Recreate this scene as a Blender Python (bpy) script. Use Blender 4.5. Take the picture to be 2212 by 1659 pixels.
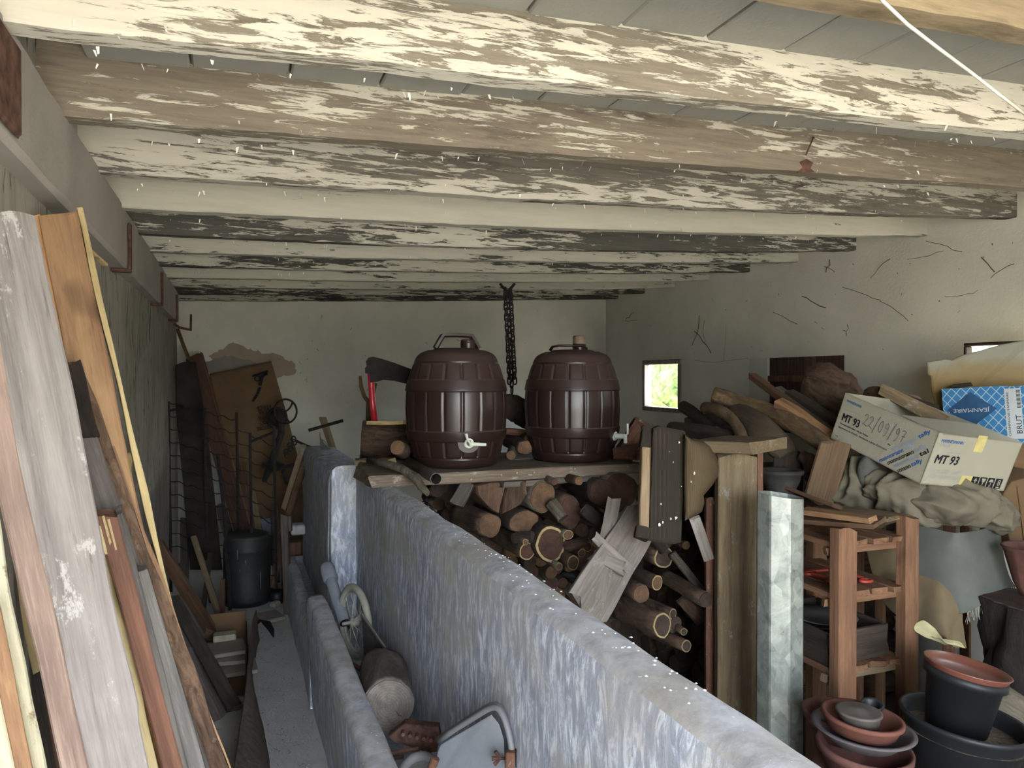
import bpy, bmesh, math, random
from mathutils import Vector, Matrix, noise
random.seed(7)
for o in list(bpy.data.objects): bpy.data.objects.remove(o)
SC = bpy.context.scene
COL = SC.collection
V = Vector
# ------------------------------------------------------------------ camera
FPX = 1600.0
TH, PH = math.atan(606/1600), math.atan(14/1600)
CAM = V((0, 0, 1.5))
FW = V((math.sin(TH)*math.cos(PH), math.cos(TH)*math.cos(PH), -math.sin(PH)))
RT = V((math.cos(TH), -math.sin(TH), 0))
UP = RT.cross(FW)
cd = bpy.data.cameras.new('camera'); cam = bpy.data.objects.new('camera', cd); COL.objects.link(cam)
cam.matrix_world = Matrix(((RT.x, UP.x, -FW.x, CAM.x), (RT.y, UP.y, -FW.y, CAM.y), (RT.z, UP.z, -FW.z, CAM.z), (0, 0, 0, 1)))
cd.sensor_width = 36; cd.lens = 36*FPX/2212; cd.clip_start = .02
SC.camera = cam
# ------------------------------------------------------------------ world, sun, exposure
SC.view_settings.view_transform = 'Standard'; SC.view_settings.look = 'None'
SC.view_settings.gamma = 1; SC.view_settings.use_curve_mapping = False
SC.view_settings.exposure = 1.92
w = bpy.data.worlds.new('world'); SC.world = w; w.use_nodes = True
wn = w.node_tree; bg = wn.nodes['Background']
sky = wn.nodes.new('ShaderNodeTexSky'); sky.sky_type = 'NISHITA'; sky.sun_disc = False
sky.sun_elevation = math.radians(58); sky.sun_rotation = math.radians(15); sky.air_density = 1.0; sky.dust_density = 2.5
hs = wn.nodes.new('ShaderNodeHueSaturation'); hs.inputs['Saturation'].default_value = .42; wn.links.new(sky.outputs[0], hs.inputs['Color']); wn.links.new(hs.outputs[0], bg.inputs[0]); bg.inputs[1].default_value = 1.7
sd = bpy.data.lights.new('sun', 'SUN'); sd.energy = 1.7; sd.angle = .009; sd.color = (1, .95, .88)
so = bpy.data.objects.new('sun', sd); COL.objects.link(so)
SUN = V((.05, .60, 1.0)).normalized()
so.rotation_euler = SUN.to_track_quat('Z', 'Y').to_euler(); so.location = (2, 3, 9)

# ------------------------------------------------------------------ pixel to point helpers
def ray(px, py): return FW + RT*((px-1106)/FPX) + UP*((829-py)/FPX)
def P(px, py, t): return CAM + ray(px, py)*t
def onX(px, py, X): r = ray(px, py); return CAM + r*(X/r.x)
def onY(px, py, Y): r = ray(px, py); return CAM + r*(Y/r.y)
def onZ(px, py, z): r = ray(px, py); return CAM + r*((z-1.5)/r.z)

# ------------------------------------------------------------------ mesh builder
def rnd(a, b): return random.uniform(a, b)
def frame(a, b, wd=None):
    """local Z along a->b, local X near wd, origin a"""
    z = (b-a).normalized(); wd = wd or RT
    x = (wd - z*wd.dot(z))
    if x.length < 1e-4: x = V((0, 0, 1)).cross(z)
    x.normalize(); y = z.cross(x)
    return Matrix(((x.x, y.x, z.x, a.x), (x.y, y.y, z.y, a.y), (x.z, y.z, z.z, a.z), (0, 0, 0, 1)))
def loc(p): return Matrix.Translation(V(p))
class MB:
    def __init__(s): s.v = []; s.f = []; s.m = []
    def add(s, vs, fs, mi=0):
        n = len(s.v); s.v += [V(q) for q in vs]; s.f += [tuple(n+i for i in f) for f in fs]; s.m += [mi]*len(fs); return s
    def box(s, a, b, M=None, mi=0, bev=0):
        (x0, y0, z0), (x1, y1, z1) = a, b
        if bev:
            bm = bmesh.new(); bmesh.ops.create_cube(bm, size=1)
            for q in bm.verts: q.co = V(((x0+x1)/2+q.co.x*(x1-x0), (y0+y1)/2+q.co.y*(y1-y0), (z0+z1)/2+q.co.z*(z1-z0)))
            bmesh.ops.bevel(bm, geom=bm.edges[:], offset=bev, segments=1, affect='EDGES')
            bm.verts.index_update(); vs = [q.co.copy() for q in bm.verts]; fs = [[q.index for q in f.verts] for f in bm.faces]; bm.free()
        else:
            vs = [V(c) for c in ((x0, y0, z0), (x1, y0, z0), (x1, y1, z0), (x0, y1, z0), (x0, y0, z1), (x1, y0, z1), (x1, y1, z1), (x0, y1, z1))]
            fs = [(0, 3, 2, 1), (4, 5, 6, 7), (0, 1, 5, 4), (1, 2, 6, 5), (2, 3, 7, 6), (3, 0, 4, 7)]
        if M: vs = [M @ q for q in vs]
        return s.add(vs, fs, mi)
    def loft(s, rings, caps=True, closed=True, mi=0, cap_mi=None, loop=False):
        n = len(rings[0]); k = len(s.v); vs = [q for r in rings for q in r]; fs = []
        R = len(rings)
        for i in range(R if loop else R-1):
            for j in range(n if closed else n-1):
                a, b = i*n+j, i*n+(j+1) % n; i2 = (i+1) % R
                fs.append((a, b, i2*n+(j+1) % n, i2*n+j))
        s.add(vs, fs, mi)
        if caps and closed and not loop:
            s.f.append(tuple(k+j for j in reversed(range(n)))); s.m.append(mi if cap_mi is None else cap_mi)
            s.f.append(tuple(k+(R-1)*n+j for j in range(n))); s.m.append(mi if cap_mi is None else cap_mi)
        return s
    def tube(s, pts, rad, n=8, caps=True, loop=False, mi=0, flat=1.0):
        pts = [V(p) for p in pts]; L = len(pts)
        if not hasattr(rad, '__len__'): rad = [rad]*L
        rings = []; px = None
        for i, p in enumerate(pts):
            if loop: d = pts[(i+1) % L]-pts[i-1]
            else: d = pts[min(i+1, L-1)]-pts[max(i-1, 0)]
            d.normalize()
            if px is None:
                h = V((0, 0, 1)) if abs(d.z) < .9 else V((1, 0, 0)); px = d.cross(h).normalized()
            px = (px-d*px.dot(d)).normalized(); py = d.cross(px)
            rings.append([p+px*(math.cos(2*math.pi*j/n)*rad[i])+py*(math.sin(2*math.pi*j/n)*rad[i]*flat) for j in range(n)])
        return s.loft(rings, caps=caps, loop=loop, mi=mi)
    def lathe(s, prof, n=32, M=None, mi=0, fn=None):
        """prof [(r,z)..] open profile, revolved round z"""
        rings = []
        for r, z in prof:
            r = max(r, 1e-4)
            rings.append([V((math.cos(2*math.pi*j/n)*(r+(fn(2*math.pi*j/n, z) if fn else 0)), math.sin(2*math.pi*j/n)*(r+(fn(2*math.pi*j/n, z) if fn else 0)), z)) for j in range(n)])
        if M: rings = [[M @ q for q in r] for r in rings]
        return s.loft(rings, caps=False, mi=mi)
    def build(s, name, mats, parent=None, M=None, smooth=False):
        """verts are in the frame M (world if None); object gets matrix M"""
        me = bpy.data.meshes.new(name); me.from_pydata([tuple(q) for q in s.v], [], s.f)
        if not isinstance(mats, (list, tuple)): mats = [mats]
        for m in mats: me.materials.append(m)
        if len(mats) > 1: me.polygons.foreach_set('material_index', s.m)
        if smooth: me.polygons.foreach_set('use_smooth', [True]*len(me.polygons))
        me.update()
        bm = bmesh.new(); bm.from_mesh(me); bmesh.ops.recalc_face_normals(bm, faces=bm.faces[:]); bm.to_mesh(me); bm.free()
        if smooth and smooth != 1:
            pass
        return link(name, me, parent, M)
def link(name, me, parent=None, M=None):
    o = bpy.data.objects.new(name, me); COL.objects.link(o); M = M or Matrix()
    if parent:
        o.parent = parent
        o.matrix_basis = WM[parent.name].inverted() @ M
    else: o.matrix_basis = M
    WM[o.name] = M
    return o
WM = {}
def tag(o, label, cat, group=None, kind=None):
    if label: o['label'] = label
    if cat: o['category'] = cat
    if group: o['group'] = group
    if kind: o['kind'] = kind
    return o
def thing(name, label, cat, at=(0, 0, 0), group=None):
    o = link(name, None, None, loc(at)); return tag(o, label, cat, group)
def struct(o): o['kind'] = 'structure'; return o

# ------------------------------------------------------------------ materials
def rgb(h, k=1.0):
    """sRGB hex -> linear"""
    c = [int(h[i:i+2], 16)/255 for i in (0, 2, 4)]
    return tuple(min(1, k*(x/12.92 if x < .04045 else ((x+.055)/1.055)**2.4)) for x in c)+(1,)
class MT:
    def __init__(s, name, rough=.8, metal=0, spec=.3):
        s.m = bpy.data.materials.new(name); s.m.use_nodes = True; s.nt = s.m.node_tree
        s.b = s.nt.nodes['Principled BSDF']; s.b.inputs['Roughness'].default_value = rough
        s.b.inputs['Metallic'].default_value = metal; s.b.inputs['Specular IOR Level'].default_value = spec
        s.tc = s.nt.nodes.new('ShaderNodeTexCoord'); s.oi = s.nt.nodes.new('ShaderNodeObjectInfo')
    def L(s, a, b): s.nt.links.new(a, b)
    def node(s, t, **kw):
        n = s.nt.nodes.new('ShaderNode'+t)
        for k, v in kw.items(): setattr(n, k, v)
        return n
    def co(s, sc=(1, 1, 1), rand=True, rot=(0, 0, 0)):
        mp = s.node('Mapping'); mp.inputs['Scale'].default_value = sc; mp.inputs['Rotation'].default_value = rot
        s.L(s.tc.outputs['Object'], mp.inputs['Vector'])
        if not rand: return mp.outputs[0]
        ml = s.node('Math', operation='MULTIPLY'); ml.inputs[1].default_value = 37.3; s.L(s.oi.outputs['Random'], ml.inputs[0])
        ad = s.node('VectorMath', operation='ADD'); s.L(mp.outputs[0], ad.inputs[0]); s.L(ml.outputs[0], ad.inputs[1])
        return ad.outputs[0]
    def noise(s, vec, scale=5, detail=6, rough=.6, dist=0):
        n = s.node('TexNoise'); n.inputs['Scale'].default_value = scale; n.inputs['Detail'].default_value = detail
        n.inputs['Roughness'].default_value = rough; n.inputs['Distortion'].default_value = dist
        s.L(vec, n.inputs['Vector']); return n.outputs['Fac']
    def ramp(s, fac, stops, const=False):
        n = s.node('ValToRGB'); e = n.color_ramp.elements
        if const: n.color_ramp.interpolation = 'CONSTANT'
        while len(e) < len(stops): e.new(.5)
        for el, (p, c) in zip(e, stops):
            el.position = p; el.color = c if hasattr(c, '__len__') else (c, c, c, 1)
        s.L(fac, n.inputs[0]); return n.outputs[0]
    def mix(s, fac, a, b, mode='MIX'):
        n = s.node('Mix', data_type='RGBA', blend_type=mode)
        for i, x in ((0, fac), (6, a), (7, b)):
            if hasattr(x, 'links') or hasattr(x, 'is_linked'): s.L(x, n.inputs[i])
            elif i == 0: n.inputs[0].default_value = x
            else: n.inputs[i].default_value = x
        return n.outputs[2]
    def math(s, op, a, b=0.0):
        n = s.node('Math', operation=op)
        for i, x in ((0, a), (1, b)):
            if hasattr(x, 'is_linked'): s.L(x, n.inputs[i])
            else: n.inputs[i].default_value = x
        return n.outputs[0]
    def sep(s, vec):
        n = s.node('SeparateXYZ'); s.L(vec, n.inputs[0]); return n.outputs
    def out(s, col, bump=None, bs=.4, bd=.01, rough=None):
        if hasattr(col, 'is_linked'): s.L(col, s.b.inputs['Base Color'])
        else: s.b.inputs['Base Color'].default_value = col
        if bump is not None:
            n = s.node('Bump'); n.inputs['Strength'].default_value = bs; n.inputs['Distance'].default_value = bd
            s.L(bump, n.inputs['Height']); s.L(n.outputs[0], s.b.inputs['Normal'])
        if rough is not None: s.L(rough, s.b.inputs['Roughness'])
        return s.m
def plain(name, c, rough=.7, metal=0, spec=.3, var=.25, sc=20):
    t = MT(name, rough, metal, spec); n = t.noise(t.co(), sc, 5)
    d = tuple(x*(1-var) for x in c[:3])+(1,); l = tuple(min(1, x*(1+var)) for x in c[:3])+(1,)
    return t.out(t.ramp(n, [(.3, d), (.7, l)]), n, .15, .002)
def wood(name, dark, mid, light, gs=30, st=1.6, bump=.85, dirt=.0, dirtc=None):
    t = MT(name, .82)
    v = t.co((gs, gs, st)); n1 = t.noise(v, 1, 8, .65, .6)
    n2 = t.noise(t.co((3, 3, 2.0)), 2, 4); n3 = t.noise(t.co((gs*4, gs*4, st*5)), 1, 6, .75)
    c = t.ramp(n1, [(.28, dark), (.5, mid), (.72, light)])
    c = t.mix(t.ramp(n2, [(.35, 0.0), (.7, .55)]), c, dark)
    c = t.mix(t.ramp(n3, [(.5, 0.0), (.72, .6)]), c, light)
    c = t.mix(t.ramp(n3, [(.28, .7), (.42, 0.0)]), c, tuple(x*.5 for x in dark[:3])+(1,))
    if dirt:
        n4 = t.noise(t.co((9, 9, 4)), 3, 9, .75)
        c = t.mix(t.ramp(n4, [(.62-dirt*.3, 0.0), (.66-dirt*.2, .8)]), c, dirtc or rgb('8a8780'))
    kn = t.noise(t.co((6, 6, 3)), 1, 2); c = t.mix(t.ramp(kn, [(.70, 0.0), (.76, .8)]), c, tuple(x*.35 for x in dark[:3])+(1,))
    return t.out(c, n1, bump, .006)
def bark(name, dark, light, sc=22, mott=.0):
    t = MT(name, .92)
    n1 = t.noise(t.co((sc, sc, sc*.28)), 1, 10, .7, 1.2); n2 = t.noise(t.co((4, 4, 3)), 2, 4)
    c = t.ramp(n1, [(.32, dark), (.62, light)]); c = t.mix(t.ramp(n2, [(.4, 0.0), (.7, .6)]), c, dark)
    n3 = t.noise(t.co((60, 60, 40)), 1, 4); c = t.mix(t.ramp(n3, [(.66, 0.0), (.7, mott)]), c, rgb('9c9584'))
    return t.out(c, n1, 1.0, .02)
def endgrain(name, inner, outer, rim=None, crack=True):
    t = MT(name, .85); o = t.sep(t.tc.outputs['Object'])
    nz = t.noise(t.co((14, 14, 14)), 1, 3)
    r = t.math('SQRT', t.math('ADD', t.math('MULTIPLY', o[0], o[0]), t.math('MULTIPLY', o[1], o[1])))
    rr = t.math('ADD', r, t.math('MULTIPLY', nz, .012))
    ring = t.math('SINE', t.math('MULTIPLY', rr, 900.0))
    ringf = t.ramp(t.math('ADD', t.math('MULTIPLY', ring, .35), .5), [(.1, 0.0), (.9, 1.0)])
    c = t.mix(t.math('MULTIPLY', ringf, .6), inner, outer)
    n2 = t.noise(t.co((20, 20, 20)), 1, 6); n5 = t.noise(t.co((70, 70, 70)), 1, 6, .75); c = t.mix(t.ramp(n5, [(.45, 0.0), (.7, .5)]), c, tuple(x*.4 for x in inner[:3])+(1,)); c = t.mix(t.ramp(n2, [(.40, 0.0), (.68, .75)]), c, tuple(x*.45 for x in inner[:3])+(1,))
    ang = t.math('ARCTAN2', o[1], o[0])
    a2 = t.math('ADD', t.math('MULTIPLY', ang, 2.5), t.math('MULTIPLY', nz, 3.0)); sa = t.math('ABSOLUTE', t.math('SINE', a2))
    ck = t.ramp(sa, [(0.0, 1.0), (.07, 0.0)]); ck = t.math('MULTIPLY', ck, t.ramp(t.noise(t.co((9, 9, 9)), 2, 2), [(.45, 0.0), (.55, 1.0)])); c = t.mix(t.math('MULTIPLY', ck, .85), c, rgb('1c1512'))
    return t.out(c, ringf, .25, .002)
def plaster(name, base, dark, spots=.35, sc=1.0, streak=0, patch=None):
    t = MT(name, .92, spec=.15)
    v = t.co((1, 1, 1), False)
    n1 = t.noise(v, 2.2*sc, 6, .6); n2 = t.noise(v, 70, 6, .65); n3 = t.noise(t.co((1, 1, .45 if not streak else .2), False), 30*sc, 5, .7, .6)
    c = t.ramp(n1, [(.3, tuple(x*.80 for x in base[:3])+(1,)), (.7, base)])
    c = t.mix(t.ramp(n3, [(.66 if not streak else .56, 0.0), (.72 if not streak else .66, spots)]), c, dark)
    if patch: c = t.mix(t.ramp(t.noise(v, 1.7, 7, .62, .3), [(.52, 0.0), (.56, patch[1])]), c, patch[0])
    if streak:
        s4 = t.noise(t.co((9, 9, 1.1), False), 1.4, 8, .72, .8); c = t.mix(t.ramp(s4, [(.5, 0.0), (.72, streak)]), c, dark)
    return t.out(c, n2, .35, .006)

CREAM = rgb('d8d3c2')
def peel(name, wood_c, paint_c, th, soft=.012, stretch=3.2, seed=0.0, sc=1.0):
    t = MT(name, .85, spec=.15)
    mp = t.node('Mapping'); mp.inputs['Location'].default_value = (seed*3.1, seed*1.7, seed); mp.inputs['Scale'].default_value = (stretch*sc, 30*sc, 30*sc)
    t.L(t.tc.outputs['Object'], mp.inputs['Vector'])
    n1 = t.noise(mp.outputs[0], 2.3, 13, .72, .5)
    mp2 = t.node('Mapping'); mp2.inputs['Location'].default_value = (seed*2, 0, 0); mp2.inputs['Scale'].default_value = (1.1, 4, 7)
    t.L(t.tc.outputs['Object'], mp2.inputs['Vector'])
    n2 = t.noise(mp2.outputs[0], 1.0, 3, .5)
    f = t.math('ADD', t.math('MULTIPLY', n1, .62), t.math('MULTIPLY', n2, .38))
    mask = t.ramp(f, [(th-soft, 0.0), (th+soft, 1.0)])
    v3 = t.node('Mapping'); v3.inputs['Scale'].default_value = (5, 90, 90); t.L(t.tc.outputs['Object'], v3.inputs['Vector'])
    n3 = t.noise(v3.outputs[0], 1, 5, .7)
    wc = t.ramp(n3, [(.3, tuple(x*.62 for x in wood_c[:3])+(1,)), (.7, wood_c)])
    n4 = t.noise(mp2.outputs[0], 2.3, 8, .7)
    wc = t.mix(t.ramp(n4, [(.55, 0.0), (.68, .75)]), wc, tuple(x*.3 for x in wood_c[:3])+(1,))
    pc = t.mix(t.ramp(t.noise(mp.outputs[0], 2, 4), [(.4, 0.0), (.8, .5)]), paint_c, tuple(x*.72 for x in paint_c[:3])+(1,))
    c = t.mix(mask, wc, pc)
    return t.out(c, mask, .5, .004)

m_plaster = plaster('plaster_white', rgb('cbc8ba'), rgb('6d675c'), .45)
m_plaster_back = plaster('plaster_back', rgb('bdbcae'), rgb('6e6a60'), .5)
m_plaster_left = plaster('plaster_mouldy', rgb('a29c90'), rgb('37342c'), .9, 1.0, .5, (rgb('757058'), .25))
m_concrete = plaster('concrete_floor', rgb('d2d0cc'), rgb('77726b'), .8, 1.8)  # floor colour brightened to stand in for lens haze
m_dirt = plaster('earth_floor', rgb('4a443b'), rgb('2a2520'), .6, 2)
m_tile = plaster('tile_grey', rgb('9a988f'), rgb('777468'), .2)
m_mortar = plain('mortar', rgb('a9a597'), .95)
m_beam = plaster('beam_whitewash', rgb('a49d94'), rgb('6e655b'), .5, 1.3)
m_rust = plain('rust', rgb('5a4238'), .9, .2, .2, .5, 40)
m_iron = plain('black_iron', rgb('2b2827'), .75, .4, .3, .4, 40)
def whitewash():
    t = MT('whitewash_haze_tint', .85, spec=.2)  # bluish tint puts sky light and lens haze into the wash colour
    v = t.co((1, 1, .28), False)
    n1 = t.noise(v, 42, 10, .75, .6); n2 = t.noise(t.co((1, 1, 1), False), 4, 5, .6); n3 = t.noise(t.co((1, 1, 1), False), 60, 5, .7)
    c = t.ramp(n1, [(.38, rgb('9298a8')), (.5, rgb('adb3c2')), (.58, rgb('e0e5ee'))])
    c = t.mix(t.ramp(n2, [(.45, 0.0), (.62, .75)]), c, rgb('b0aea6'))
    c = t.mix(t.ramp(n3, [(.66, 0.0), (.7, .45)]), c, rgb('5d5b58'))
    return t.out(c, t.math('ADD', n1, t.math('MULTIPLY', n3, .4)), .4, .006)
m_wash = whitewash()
def whitewash_top():
    t = MT('whitewash_top', .88, spec=.2)
    n1 = t.noise(t.co((1, 1, 1), False), 22, 8, .7); n3 = t.noise(t.co((1, 1, 1), False), 75, 3, .5); n2 = t.noise(t.co((1, 1, 1), False), 5, 4)
    c = t.ramp(n1, [(.35, rgb('98999d')), (.6, rgb('c6c8cd'))])
    c = t.mix(t.ramp(n2, [(.45, 0.0), (.65, .6)]), c, rgb('a69f90'))
    c = t.mix(t.ramp(n3, [(.70, 0.0), (.72, .9)]), c, rgb('e2e4e4'))
    return t.out(c, n1, .4, .005)
m_wash_top = whitewash_top()
W_or = wood('wood_orange', rgb('5c432f'), rgb('836347'), rgb('9c7c58'), 26)
W_brown = wood('wood_brown', rgb('3d2b20'), rgb('5a4232'), rgb('75583f'), 30)
W_red = wood('wood_reddish', rgb('452e25'), rgb('664636'), rgb('7f5b45'), 30, dirt=.1)
W_grey = wood('wood_grey', rgb('5c544d'), rgb('7d746c'), rgb('958b82'), 34, dirt=.12)
W_greyd = wood('wood_grey_dark', rgb('37332f'), rgb('544d47'), rgb('6d655d'), 34)
W_dark = wood('wood_dark', rgb('211b17'), rgb('352c25'), rgb('4b3e33'), 30)
W_pine = wood('wood_pine', rgb('503a2b'), rgb('70503a'), rgb('8a674b'), 24)
W_post = wood('wood_post', rgb('554736'), rgb('74644c'), rgb('8b7a5f'), 30, dirt=.1)
W_sap = wood('wood_sapwood', rgb('826f4a'), rgb('a59166'), rgb('bba980'), 26, dirt=.12, dirtc=rgb('6d5c3c'))
W_sapp = wood('wood_pale', rgb('a89e80'), rgb('d3c9a8'), rgb('e6dfc6'), 40, dirt=.2, dirtc=rgb('7e6f4c'))
W_shelf = wood('wood_plank_dusty', rgb('4b3f33'), rgb('6e6052'), rgb('8f8272'), 34, dirt=.16, dirtc=rgb('9a948a'))
B_brown = bark('bark_brown', rgb('2c221b'), rgb('6b5442'), 22, .2)
B_grey = bark('bark_grey', rgb('38332c'), rgb('7d7362'), 22, .4)
B_dark = bark('bark_dark', rgb('1c1714'), rgb('43362c'), 22)
B_hairy = bark('bark_fibrous', rgb('4a372a'), rgb('92745c'), 60, .3)
B_branch = bark('bark_branch', rgb('4a3a29'), rgb('806a4d'), 30, .2)
E_red = endgrain('endgrain_red', rgb('432e24'), rgb('593e30'))
E_tan = endgrain('endgrain_tan', rgb('5b4432'), rgb('765b41'))
E_grey = endgrain('endgrain_grey', rgb('665d54'), rgb('8f857a'))
E_dark = endgrain('endgrain_dark', rgb('3c2f27'), rgb('53433a'))
m_saprim = plain('sapwood_rim', rgb('94805a'), .85)
M_card = plain('cardboard', rgb('6f5942'), .9, 0, .1, .12, 8)
M_cardd = plain('cardboard_old', rgb('66503a'), .9, 0, .1, .2, 8)
M_white = plaster('carton_white', rgb('9e9988'), rgb('776b54'), .3, .6)
M_blacktxt = plain('ink_black', rgb('16161c'), .8)
M_bluetxt = plain('ink_blue', rgb('1d4f8c'), .8)
M_greytxt = plain('ink_grey', rgb('7d8796'), .8)
M_pen = plain('ink_pen', rgb('574f58'), .8)
M_tape = plain('tape_yellow', rgb('b3a66c'), .6)
M_cloth = plain('cloth_grey_beige', rgb('645e50'), .95, 0, .1, .25, 7)
M_clothb = plain('cloth_khaki', rgb('675a45'), .95, 0, .1, .2, 5)
M_tarp = plain('tarp_grey', rgb('575954'), .95, 0, .1, .15, 8)
M_black = plain('plastic_black', rgb('17191b'), .55, 0, .4, .2, 20)
M_terra = plain('terracotta', rgb('643f35'), .85, 0, .2, .2, 12)
M_terrad = plain('terracotta_dirty', rgb('573b34'), .9, 0, .2, .3, 14)
M_soil = plain('dry_soil', rgb('5c5246'), .98, 0, .1, .7, 90)
M_glassy = plain('plastic_white', rgb('cfcfc0'), .4, 0, .5, .08, 10)
M_red = plain('paint_red', rgb('a3202a'), .35, 0, .5, .1, 20)
M_redp = plain('plastic_red', rgb('8e3328'), .5, 0, .5, .1, 20)
M_rub = plain('rubber_dusty', rgb('9c9a8c'), .8, 0, .3, .2, 12)
M_steel = plain('steel_dull', rgb('74726f'), .5, .7, .4, .3, 25)
def barrel_mat():
    t = MT('barrel_brown', .38, spec=.45)
    n = t.noise(t.co((1, 1, 1)), 6, 8, .7); n2 = t.noise(t.co((1, 1, .4)), 45, 6, .75, 1.0)
    o = t.sep(t.tc.outputs['Object'])
    nrm = t.node('NewGeometry'); nz = t.sep(nrm.outputs['Normal'])[2]
    c = t.mix(t.ramp(n, [(.4, 0.0), (.8, .35)]), rgb('281a17'), rgb('352521'))
    c = t.mix(t.ramp(n2, [(.70, 0.0), (.74, .35)]), c, rgb('8f7d74'))
    dust = t.math('MULTIPLY', t.ramp(nz, [(.10, 0.0), (.55, 1.0)]), .6)
    c = t.mix(dust, c, rgb('514039'))
    r = t.math('ADD', .33, t.math('MULTIPLY', dust, .5))
    return t.out(c, n2, .04, .002, r)
m_barrel = barrel_mat()
def galv_mat():
    t = MT('galvanised', .42, .55, .5)
    v = t.node('TexVoronoi'); v.inputs['Scale'].default_value = 38; t.L(t.co((1, 1, .6)), v.inputs['Vector'])
    n = t.noise(t.co((1, 1, 1)), 12, 7, .7, .8)
    c = t.mix(.5, t.ramp(v.outputs['Color'], [(.2, rgb('6e7370')), (.8, rgb('a3a79f'))]), t.ramp(n, [(.35, rgb('666b68')), (.65, rgb('b9bbae'))]))
    c = t.mix(t.ramp(t.noise(t.co((1, 1, 1)), 50, 5, .8), [(.62, 0.0), (.68, .6)]), c, rgb('4b4e4c'))
    return t.out(c, n, .2, .003)
m_galv = galv_mat()
def cord_mat(name, base, dark, n, rot):
    t = MT(name, .95, spec=.1); o = t.sep(t.co((1, 1, 1), False, rot))
    s = t.math('SINE', t.math('MULTIPLY', o[0], n)); f = t.ramp(t.math('ADD', t.math('MULTIPLY', s, .5), .5), [(.2, 0.0), (.8, 1.0)])
    c = t.mix(f, dark, base); nn = t.noise(t.co(), 9, 5); c = t.mix(t.ramp(nn, [(.4, 0.0), (.8, .5)]), c, dark)
    return t.out(c, f, .5, .003)
m_cord = cord_mat('corduroy', rgb('6a5b44'), rgb('413629'), 1700, (0, 0, 0))
m_rib = cord_mat('ribbed_fabric', rgb('403930'), rgb('2b2723'), 1500, (0, math.radians(-50), 0))
def lattice_mat():
    t = MT('lattice_print', .6)
    o = t.sep(t.co((1, 1, 1), False)); a = t.math('ADD', o[0], t.math('MULTIPLY', o[1], .86)); b = t.math('SUBTRACT', o[0], t.math('MULTIPLY', o[1], .86))
    k = 92.0
    sa = t.math('ABSOLUTE', t.math('SINE', t.math('MULTIPLY', a, k))); sb = t.math('ABSOLUTE', t.math('SINE', t.math('MULTIPLY', b, k)))
    mn = t.math('MINIMUM', sa, sb); f = t.ramp(mn, [(.13, 0.0), (.2, 1.0)])
    return t.out(t.mix(f, rgb('9db0b8'), rgb('336f9d')))
m_lat = lattice_mat()
M_navy = plain('print_navy', rgb('24486b'), .6)
M_label = plain('paper_label', rgb('b0b6b8'), .8, 0, .2, .06, 9)
M_vase = plain('enamel_dull', rgb('8f8d86'), .6)
def fairing_mat():
    t = MT('foam_sheet_white', .7); o = t.sep(t.tc.outputs['Object']); n = t.noise(t.co((1, 1, 1), False), 6, 5)
    f = t.ramp(t.math('ADD', t.math('MULTIPLY', o[1], 4.0), t.math('MULTIPLY', n, .5)), [(.02, 1.0), (.30, .75), (.48, 0.0)])
    n2 = t.noise(t.co((1, 1, 1), False), 30, 6, .7)
    c = t.mix(f, rgb('949284'), rgb('8b7449')); c = t.mix(t.ramp(n2, [(.68, 0.0), (.72, .5)]), c, rgb('5b5548'))
    return t.out(c, n2, .2, .003)
M_foam = fairing_mat()
def leaf_mat():
    t = MT('leaf_green', .5); n = t.noise(t.co(), 9, 3)
    t.b.inputs['Transmission Weight'].default_value = 0
    return t.out(t.ramp(n, [(.3, rgb('3f6620')), (.7, rgb('7c9c3c'))]))
M_leaf = leaf_mat()
M_gravel = plaster('gravel_outside', rgb('cbc3b0'), rgb('8d8472'), .5, 1)
M_mesh = plain('rope_white', rgb('d6d0c0'), .9)

# ------------------------------------------------------------------ setting
ZJ = lambda X: 2.018+.041*(X+.31)          # underside of the joists
JH = .13
XL, XR, YB, YF = -.36, 3.0, 5.65, -.75
o = MB().box((-14, -16, -.14), (18, 16, -.10)).build('ground_outside', M_gravel); struct(o)
def grid_box(x0, x1, y0, y1, z0, z1, n, m, name, mat, amp=0.0, top=True, parent=None):
    """slab whose top has an uneven grid"""
    mb = MB(); vs = []; fs = []
    for i in range(n+1):
        for j in range(m+1):
            x = x0+(x1-x0)*i/n; y = y0+(y1-y0)*j/m; h = amp*noise.noise(V((x*5, y*5, 1.3)))+amp*.5*noise.noise(V((x*17, y*17, 1.3)))
            vs.append((x, y, z1+h))
    for i in range(n):
        for j in range(m): a = i*(m+1)+j; fs.append((a, a+m+1, a+m+2, a+1))
    mb.add(vs, fs); mb.box((x0, y0, z0), (x1, y1, z1-amp*1.6-.002))
    return mb.build(name, mat, parent)
struct(grid_box(.28, XR, YF-.1, YB, -.1, 0, 40, 60, 'floor', m_dirt, .006))
aisle = MB().box((XL, YF-.1, -.1), (.36, YB, .17)).build('floor_aisle', m_mortar); struct(aisle)
ys = [YF-.1, 1.2, 2.15, 3.02, 4.1, 4.9, YB]
for i in range(6):
    y0, y1 = ys[i]+.006, ys[i+1]-.006
    grid_box(XL+.005, .355, y0, y1, .165, .20+random.uniform(-.004, .004), 14, 24, 'slab', m_concrete, .004, parent=aisle)

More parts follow.
